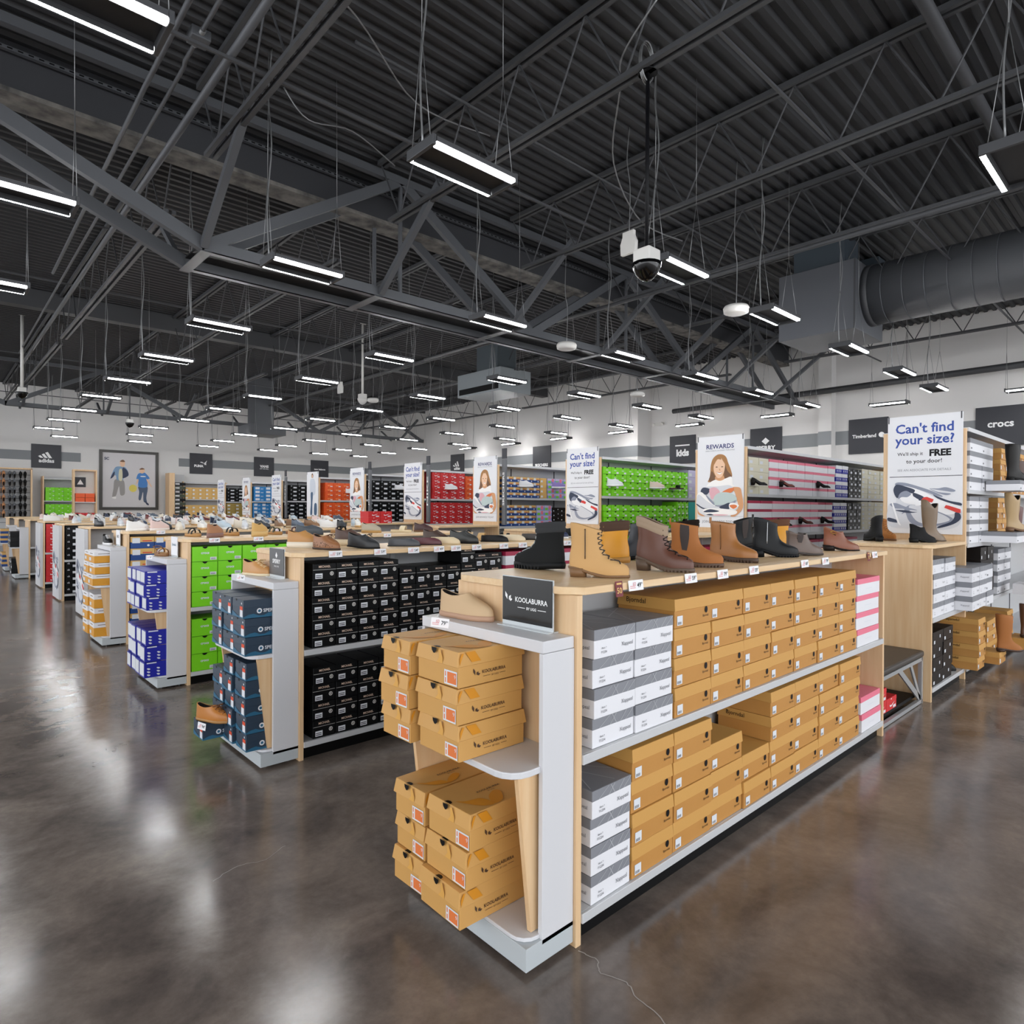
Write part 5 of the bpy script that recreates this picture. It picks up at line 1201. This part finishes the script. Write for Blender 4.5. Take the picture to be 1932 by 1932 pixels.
def woman_art(g):
    M = [HAIR, HAIR2, SKIN, TAN_, LIP, ART[0], ART[1], ART[3], mat('print_orange', 'd9743a', .5), mat('print_pink', 'dcaab4', .5), mat('print_teal', 'b9c9c8', .5), mat('print_lip', 'b05a4c', .5)]
    b = MB(); lay = [0]
    def pl(pts, m, sm=True):
        lay[0] += 1; q = spline(pts, 4, True) if sm else pts
        b.add([(-.0225-lay[0]*.0004, .69-x*.67, 1.44+z*1.225) for x, z in q], [tuple(range(len(q)))], m)
    pl([(.5,.80),(.42,.79),(.34,.75),(.30,.68),(.29,.60),(.27,.54),(.24,.50),(.4,.5),(.65,.5),(.76,.55),(.74,.62),(.68,.70),(.64,.76),(.58,.79)], 0)
    pl([(.32,.62),(.29,.57),(.26,.52),(.34,.49),(.42,.53),(.38,.58)], 1); pl([(.6,.7),(.66,.62),(.76,.55),(.68,.5),(.6,.54)], 1)
    pl([(.22,.46),(.3,.5),(.45,.53),(.6,.53),(.75,.55),(.78,.47),(.8,.40),(.2,.4)], 4)
    pl([(.42,.56),(.56,.57),(.6,.53),(.5,.51),(.4,.53)], 3)
    pl([(.50,.76),(.42,.74),(.37,.68),(.37,.62),(.42,.56),(.48,.54),(.55,.56),(.60,.62),(.61,.69),(.57,.74)], 2)
    pl([(.50,.77),(.41,.75),(.36,.68),(.39,.70),(.45,.745),(.53,.74)], 0); pl([(.52,.77),(.6,.74),(.64,.66),(.60,.70),(.55,.74)], 0)
    pl([(.41,.66),(.43,.668),(.46,.66),(.43,.656)], 1); pl([(.53,.66),(.55,.668),(.58,.66),(.55,.656)], 1)
    pl([(.43,.605),(.50,.595),(.56,.605),(.5,.58)], 4); pl([(.42,.607),(.50,.602),(.57,.607),(.5,.598)], 11); pl([(.485,.64),(.5,.62),(.515,.625),(.505,.64)], 3)
    pl([(.62,.44),(.8,.44),(.93,.43),(.97,.37),(1.0,.22),(.85,.13),(.74,.125),(.8,.17),(.9,.22),(.86,.32),(.8,.4)], 3)
    pl([(.02,.2),(.05,.16),(.18,.125),(.1,.125),(.02,.15)], 3)
    pl([(.12,.43),(.26,.45),(.45,.45),(.7,.46),(.8,.42),(.7,.36),(.3,.36)], 5)
    pl([(.08,.39),(.14,.44),(.3,.42),(.26,.38),(.2,.36)], 6); pl([(.0,.36),(.1,.39),(.25,.32),(.4,.25),(.38,.22),(.2,.22),(.02,.27)], 4)
    pl([(.0,.34),(.06,.36),(.2,.3),(.38,.24),(.4,.22),(.2,.2),(.0,.24)], 5); pl([(.0,.26),(.15,.215),(.35,.205),(.36,.195),(.15,.2),(.0,.245)], 6)
    pl([(.2,.36),(.3,.31),(.4,.26),(.37,.25),(.25,.31)], 7)
    pl([(.28,.42),(.4,.44),(.5,.4),(.5,.35),(.35,.31),(.3,.34)], 9); pl([(.55,.38),(.68,.42),(.8,.43),(.8,.4),(.7,.37)], 8)
    pl([(.38,.33),(.5,.38),(.7,.38),(.85,.34),(.86,.29),(.7,.27),(.5,.23),(.4,.25)], 10); pl([(.4,.24),(.6,.25),(.78,.28),(.85,.3),(.8,.26),(.6,.22)], 7)
    pl([(.5,.22),(.6,.25),(.72,.27),(.73,.22),(.65,.19)], 6); pl([(.72,.26),(.82,.27),(.92,.24),(.82,.2),(.72,.21)], 4); pl([(.72,.24),(.83,.25),(.88,.23),(.8,.205)], 8)
    pl([(.15,.2),(.4,.21),(.7,.2),(.88,.18),(.8,.14),(.4,.135),(.2,.15)], 4); pl([(.16,.175),(.3,.2),(.5,.18),(.4,.168),(.2,.165)], 6); pl([(.3,.14),(.5,.145),(.7,.14),(.5,.13)], 9); pl([(.22,.14),(.3,.15),(.38,.138),(.3,.132)], 6)
    b.build('printed_woman', M, g)
def rewards_poster(k, x, label):
    g = poster_base(k, x, label); b = MB()
    b.text('REWARDS', P2(.355, 2.525), UX, UZ, width=.4, height=.062, off=.001, m=0, bold=.02)
    b.text('EARN POINTS ON EVERY PURCHASE', P2(.355, 2.47), UX, UZ, width=.42, off=.001, m=1)
    b.text('JOIN REWARDS TODAY!', P2(.355, 1.515), UX, UZ, width=.52, off=.001, m=1, bold=.01)
    b.poly([(.02, 1.59), (.69, 1.59), (.69, 1.587), (.02, 1.587)], (-.022, 0, 0), (0, 1, 0), (0, 0, 1), 1, -.001)
    b.build('lettering', [NAVY_INK, GREY_INK], g); woman_art(g)
def jeans_poster(k, x, label):
    g = poster_base(k, x, label); b = MB()
    M = [mat('print_jean', '3b5878', .5), HAIR2, SKIN, mat('print_shirt', 'c9cfda', .5)]
    def pl(pts, m, i):
        b.add([(-.0225-i*.0005, .69-u*.67, 1.44+z*1.225) for u, z in spline(pts, 4, True)], [tuple(range(len(spline(pts, 4, True))))], m)
    pl([(.42,.93),(.5,.97),(.58,.93),(.56,.87),(.45,.87)], 1, 1); pl([(.46,.92),(.52,.93),(.54,.89),(.5,.86)], 2, 2)
    pl([(.3,.8),(.5,.85),(.7,.82),(.78,.7),(.74,.5),(.34,.5)], 3, 3); pl([(.36,.52),(.56,.53),(.52,.3),(.5,.06),(.32,.06),(.38,.3)], 0, 4); pl([(.7,.28),(.9,.28),(.9,.06),(.68,.06)], 0, 5)
    b.build('printed_figure', M, g)
XP = 7.855
size_poster(0, 7.615, "white poster asking Can't find your size, nearest and largest of its kind")
rewards_poster(1, XP, 'rewards poster of a smiling woman holding sneakers, nearest one')
size_poster(2, XP, "Can't find your size poster between the lime green shelf and the mixed boxes")
rewards_poster(3, XP, 'rewards poster of a woman between the red boxes and mixed boxes')
size_poster(4, XP, "Can't find your size poster beside the red boxes")
rewards_poster(5, XP, 'rewards poster between orange boxes and black boxes')
jeans_poster(6, XP, 'poster of a standing figure in jeans, beside the orange boxes')
size_poster(7, XP, "Can't find your size poster beside the bright blue boxes")
rewards_poster(8, XP, 'rewards poster left of the bright blue boxes, far back')
size_poster(9, XP, "farthest Can't find your size poster, near the leaping-cat sign")
# dark brand uprights on several tall gondolas
for k, t in ((3, 'SKECHERS'), (4, 'NIKE'), (5, 'JORDAN'), (7, 'VANS')):
    g = empty('brand_upright', (7.93, Y(k)-.16, 0), label=f'narrow charcoal upright with white lettering at the {ORD[k+1]} tall gondola', cat='brand sign', group='charcoal brand uprights')
    MB().box(0, .05, .05, .14, 1.38, 2.60).build('panel', mat('upright_grey', '66686c', .5), g)
    MB().box(.0, .02, .02, .14, 2.61, 2.80).build('header', M_dark, g)
    b = MB(); b.text(t, (0, .095, 2.05), (0, 0, 1), (0, 1, 0), width=.62, height=.05, off=.002, bold=.02); b.build('lettering', M_paper, g)

# wall signs
def wall_sign(face, a, words, label, shapes=()):
    """1.1 m charcoal board; face 'n' hangs on the back wall at x=a, 'e' on the east wall with its far edge at y=a"""
    if face == 'n': g = empty('wall_sign', (a, YB-.02, 3.45), 0, label, 'wall sign', 'charcoal brand boards high on the walls')
    else: g = empty('wall_sign', ((XR if a < 15 else XR-.9)-.02, a, 3.45), -PI/2, label, 'wall sign', 'charcoal brand boards high on the walls')
    MB().box(0, 1.12, -.03, .018, 0, 1.08).build('board', M_dark, g)
    b = MB(); F = ((1, 0, 0), (0, 0, 1))
    for t, x, z, w, bo in words: b.text(t, (x, -.03, z), *F, width=w, off=.003, bold=bo)
    for s in shapes: b.poly(s, (0, -.03, 0), *F, 0, .003)
    b.build('logo', M_paper, g)
wall_sign('n', 3.62, [('adidas', .56, .34, .58, .03)], 'three-stripe charcoal board at the far corner of the back wall', [[(.33+.16*i, .46), (.45+.16*i, .46), (.33+.16*i-.02*i, .58+.08*i), (.25+.13*i, .535+.08*i)] for i in range(3)])
wall_sign('n', 10.27, [('PUMA', .44, .42, .46, .06)], 'leaping-cat charcoal board on the back wall', [spline([(.50, .62), (.60, .64), (.70, .58), (.84, .72), (.80, .60), (.80, .48), (.72, .50), (.66, .46), (.72, .54), (.60, .58)], 3, True)])
wall_sign('n', 13.6, [('VANS', .56, .56, .5, .06), ('OFF THE WALL', .56, .42, .5, .02)], 'charcoal skate-brand board with two white lines on the back wall')
wall_sign('n', 16.93, [('new balance', .56, .55, .7, .03)], 'charcoal board half hidden by the jeans poster on the back wall')
wall_sign('e', 27.1, [('adidas', .56, .34, .5, .05)], 'small far charcoal three-stripe board above the red boxes', [[(.30+.16*i, .44), (.42+.16*i, .44), (.30+.16*i, .54+.09*i), (.21+.16*i, .50+.09*i)] for i in range(3)])
wall_sign('e', 20.9, [('SKECHERS', .56, .22, .82, .05)], 'charcoal board with low white word above the mixed boxes')
wall_sign('e', 14.2, [('kids', .58, .42, .55, .05)], 'charcoal kids board beside the nearest rewards poster', [[(.25, .68), (.88, .68), (.88, .73), (.25, .73)]])
wall_sign('e', 10.9, [('SPERRY', .56, .38, .7, .04)], 'charcoal board with a white diamond above pink-lidded boxes', [[(.42, .62), (.56, .5), (.70, .62), (.56, .74)]])
wall_sign('e', 7.64, [('Timberland', .45, .54, .68, .03)], 'charcoal board with boot-brand word and round tree mark', [circ(.94, .55, .08, 18)])
wall_sign('e', 4.34, [('crocs', .56, .58, .58, .03)], 'charcoal board at the edge of the photo behind the tall boots')

# framed picture on the back wall
def framed_picture():
    x0, x1, z0, z1 = 6.24, 8.79, 1.55, 4.45; y = YB-.02
    g = empty('framed_picture', (x0, y, z0), 0, 'large dark-framed picture of two boys and a yellow ball', 'picture')
    w, h = x1-x0, z1-z0; b = MB()
    b.box(0, w, -.06, .018, 0, .13); b.box(0, w, -.06, .018, h-.13, h); b.box(0, .13, -.06, .018, .13, h-.13); b.box(w-.13, w, -.06, .018, .13, h-.13)
    b.build('frame', mat('picture_frame', '3a3733', .4), g)
    MB().box(.13, w-.13, -.02, .018, .13, h-.13).build('canvas', mat('picture_ground', 'd5d2d4', .6), g)
    M = [mat('print_denim', '7f9fc0', .5), mat('print_navy', '24304f', .5), SKIN, mat('print_trouser', '9b9795', .5), mat('print_cream', 'd8d3b4', .5), mat('print_ball', 'e0cf5e', .5), mat('print_blue', '3f7fc6', .5), mat('print_jeans', '4a5a72', .5), HAIR2, LIP]
    b = MB(); lay = [0]
    def pl(pts, m):
        lay[0] += 1; q = spline(pts, 4, True); b.add([(.05+x*(w-.1), -.021-lay[0]*.0008, .06+z*(h-.12)) for x, z in q], [tuple(range(len(q)))], m)
    pl([(.30,.48),(.40,.49),(.42,.3),(.40,.24),(.34,.24),(.32,.38)], 3); pl([(.24,.5),(.34,.5),(.3,.35),(.26,.22),(.2,.2),(.22,.35)], 4 if False else 3)
    pl([(.25,.72),(.33,.74),(.42,.73),(.47,.66),(.48,.58),(.40,.54),(.38,.5),(.28,.5),(.26,.58),(.19,.56),(.16,.50),(.19,.6)], 0); pl([(.38,.72),(.46,.67),(.48,.59),(.41,.54),(.37,.56)], 1); pl([(.2,.6),(.24,.65),(.23,.57),(.17,.52)], 1)
    pl([(.32,.68),(.37,.68),(.37,.5),(.31,.51)], 4); pl([(.34,.84),(.4,.85),(.42,.8),(.4,.74),(.35,.74),(.33,.79)], 2); pl([(.33,.83),(.38,.86),(.42,.83),(.38,.82)], 8)
    pl([(.66,.40),(.82,.40),(.8,.2),(.81,.12),(.75,.13),(.74,.3),(.70,.16),(.66,.17),(.67,.3)], 7)
    pl([(.65,.62),(.72,.64),(.78,.64),(.86,.55),(.82,.52),(.81,.39),(.66,.39),(.66,.52),(.62,.53)], 6); pl([(.7,.57),(.78,.57),(.78,.585),(.7,.585)], 9); pl([(.68,.69),(.72,.72),(.77,.7),(.76,.65),(.72,.63),(.68,.65)], 2); pl([(.67,.7),(.72,.73),(.77,.71),(.72,.7)], 8)
    pl([(.8,.54),(.84,.5),(.9,.4),(.88,.4),(.82,.48)], 2); pl([(.64,.53),(.62,.46),(.6,.44),(.62,.44),(.66,.5)], 2)
    pl(circ(.56, .36, .07, 14, .065), 5); pl([(.77,.14),(.84,.09),(.84,.06),(.8,.08)], 1); pl([(.2,.2),(.26,.21),(.26,.17),(.2,.18)], 9)
    b.text('SC', (.3, -.05, h-.42), (1, 0, 0), (0, 0, 1), width=.2, m=1, off=0, bold=.04)
    b.build('printed_figures', M, g)
framed_picture()
# sandal wall far left
def sandal_wall():
    g = empty('slatwall', (1.2, YB-.9, 0), 0, 'grey slatted wall panel hung with rows of sandals', 'wall display')
    MB().box(0, 2.3, .02, .08, 0, 3.3).build('panel', M_back, g); b = MB()
    b.box(2.3, 2.36, -.2, .3, 0, 3.35); b.box(0, 2.36, -.2, .3, 3.3, 3.36); b.build('frame', M_wood, g)
    b = MB()
    for i in range(12): b.box(0, 2.3, .012, .02, .2+.26*i, .22+.26*i)
    b.build('slat_groove', M_steel, g)
    R3 = Matrix(((0, -1, 0), (0, 0, -1), (1, 0, 0))).to_4x4()
    for row in range(6):
        for c in range(5):
            x = 1.75+.37*c; z = 1.2+.34*row; col, nm = [('a9714c', 'copper tan'), ('b07a52', 'light tan'), ('b9835a', 'sand'), ('5b5e63', 'grey'), ('17181a', 'black')][c]
            g2 = empty('clog_pair', (x, YB-.97, z), 0, f'pair of {nm} clogs hung on the slatted wall, {ORD[6-row]} row from the top', 'clogs', 'clog pairs hung on the slatted wall')
            for sx in (-.08, .08):
                for n, me in shoe_proto('clog', col, col, L=.27, sole=.03):
                    q = link(n, me, g2); q.matrix_local = Matrix.Translation((sx, 0, 0)) @ R3 @ Matrix.Scale(1.2, 4)
sandal_wall()
# wood-framed mirror built as a bay; sign and boxes stand in for its reflection
g = empty('mirror_bay', (4.78, 33.0, 0), 0, 'wood-framed mirror built as a narrow bay, its reflected sign modelled, beside the lime boxes', 'mirror')
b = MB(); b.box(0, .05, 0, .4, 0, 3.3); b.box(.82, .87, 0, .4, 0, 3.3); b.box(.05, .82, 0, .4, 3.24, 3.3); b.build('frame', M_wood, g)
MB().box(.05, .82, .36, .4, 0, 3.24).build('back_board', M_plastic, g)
b = MB(); b.box(.1, .5, .33, .36, 2.55, 2.98); b.build('reflected_sign', M_dark, g)
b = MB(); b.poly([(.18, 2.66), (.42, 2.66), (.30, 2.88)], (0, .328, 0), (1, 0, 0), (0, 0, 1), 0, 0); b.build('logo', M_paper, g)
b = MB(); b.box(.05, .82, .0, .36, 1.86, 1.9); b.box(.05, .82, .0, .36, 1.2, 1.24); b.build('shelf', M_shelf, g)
stacks('orange', [4.85, 5.2, 5.55], 33.02, 1.91, 2, .2, 'mirror bay beside the lime wall shelf') if False else None
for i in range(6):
    o = MB().box(0, .34, 0, .3, 0, .18).build('shoe_box', M_ob if i < 4 else M_rb, None, (4.86+.36*(i % 2), 33.03, (1.901, 2.09, 1.241)[i//2]), bevel=.003)  # solid boxes built in place of the mirror's reflection
    tag(o, f'{"orange" if i < 4 else "red"} shoe box modelled from a reflection in the framed mirror, {["upper", "top", "lower"][i//2]} layer', 'shoe box', 'orange and red boxes standing in for a mirror reflection')
# side rack by the picture
g = empty('wall_rack', (9.05, YB-1.0, 0), 0, 'wood-ended wall rack of packed accessories right of the framed picture', 'wall shelving')
MB().box(0, .25, 0, .7, 0, 3.4).build('side_panel', M_wood, g); MB().box(.25, .8, .4, .6, 0, 3.35).build('back_panel', M_back, g)
b = MB()
for i in range(9): b.box(.27, .78, .1, .39, 1.2+.2*i, 1.33+.2*i, i % 2); b.box(.3, .5, .095, .1, 1.23+.2*i, 1.29+.2*i, 2)
tag(b.build('accessory_packs', [M_ink, mat('dark_olive', '3d4432', .6), M_card], g), kind='stuff')
# wall fittings
for i, (x, y, z) in enumerate(((XR-.11, 8.95, 5.0), (XR-.11, 14.7, 5.0), (XR-1.01, 22.5, 4.9))):
    g = empty('emergency_light', (x, y, z), -PI/2, f'white twin-head emergency light high on the east wall, {ORD[i+1]} going back', 'emergency light', 'twin-head emergency lights')
    MB().box(-.15, .15, 0, .08, 0, .14).build('housing', M_plastic, g); b = MB()
    for s in (-1, 1): b.tube([(s*.2, .06, .1), (s*.2, -.05, .04)], [.03, .06], 0, 10)
    b.build('lamp_head', M_plastic, g)
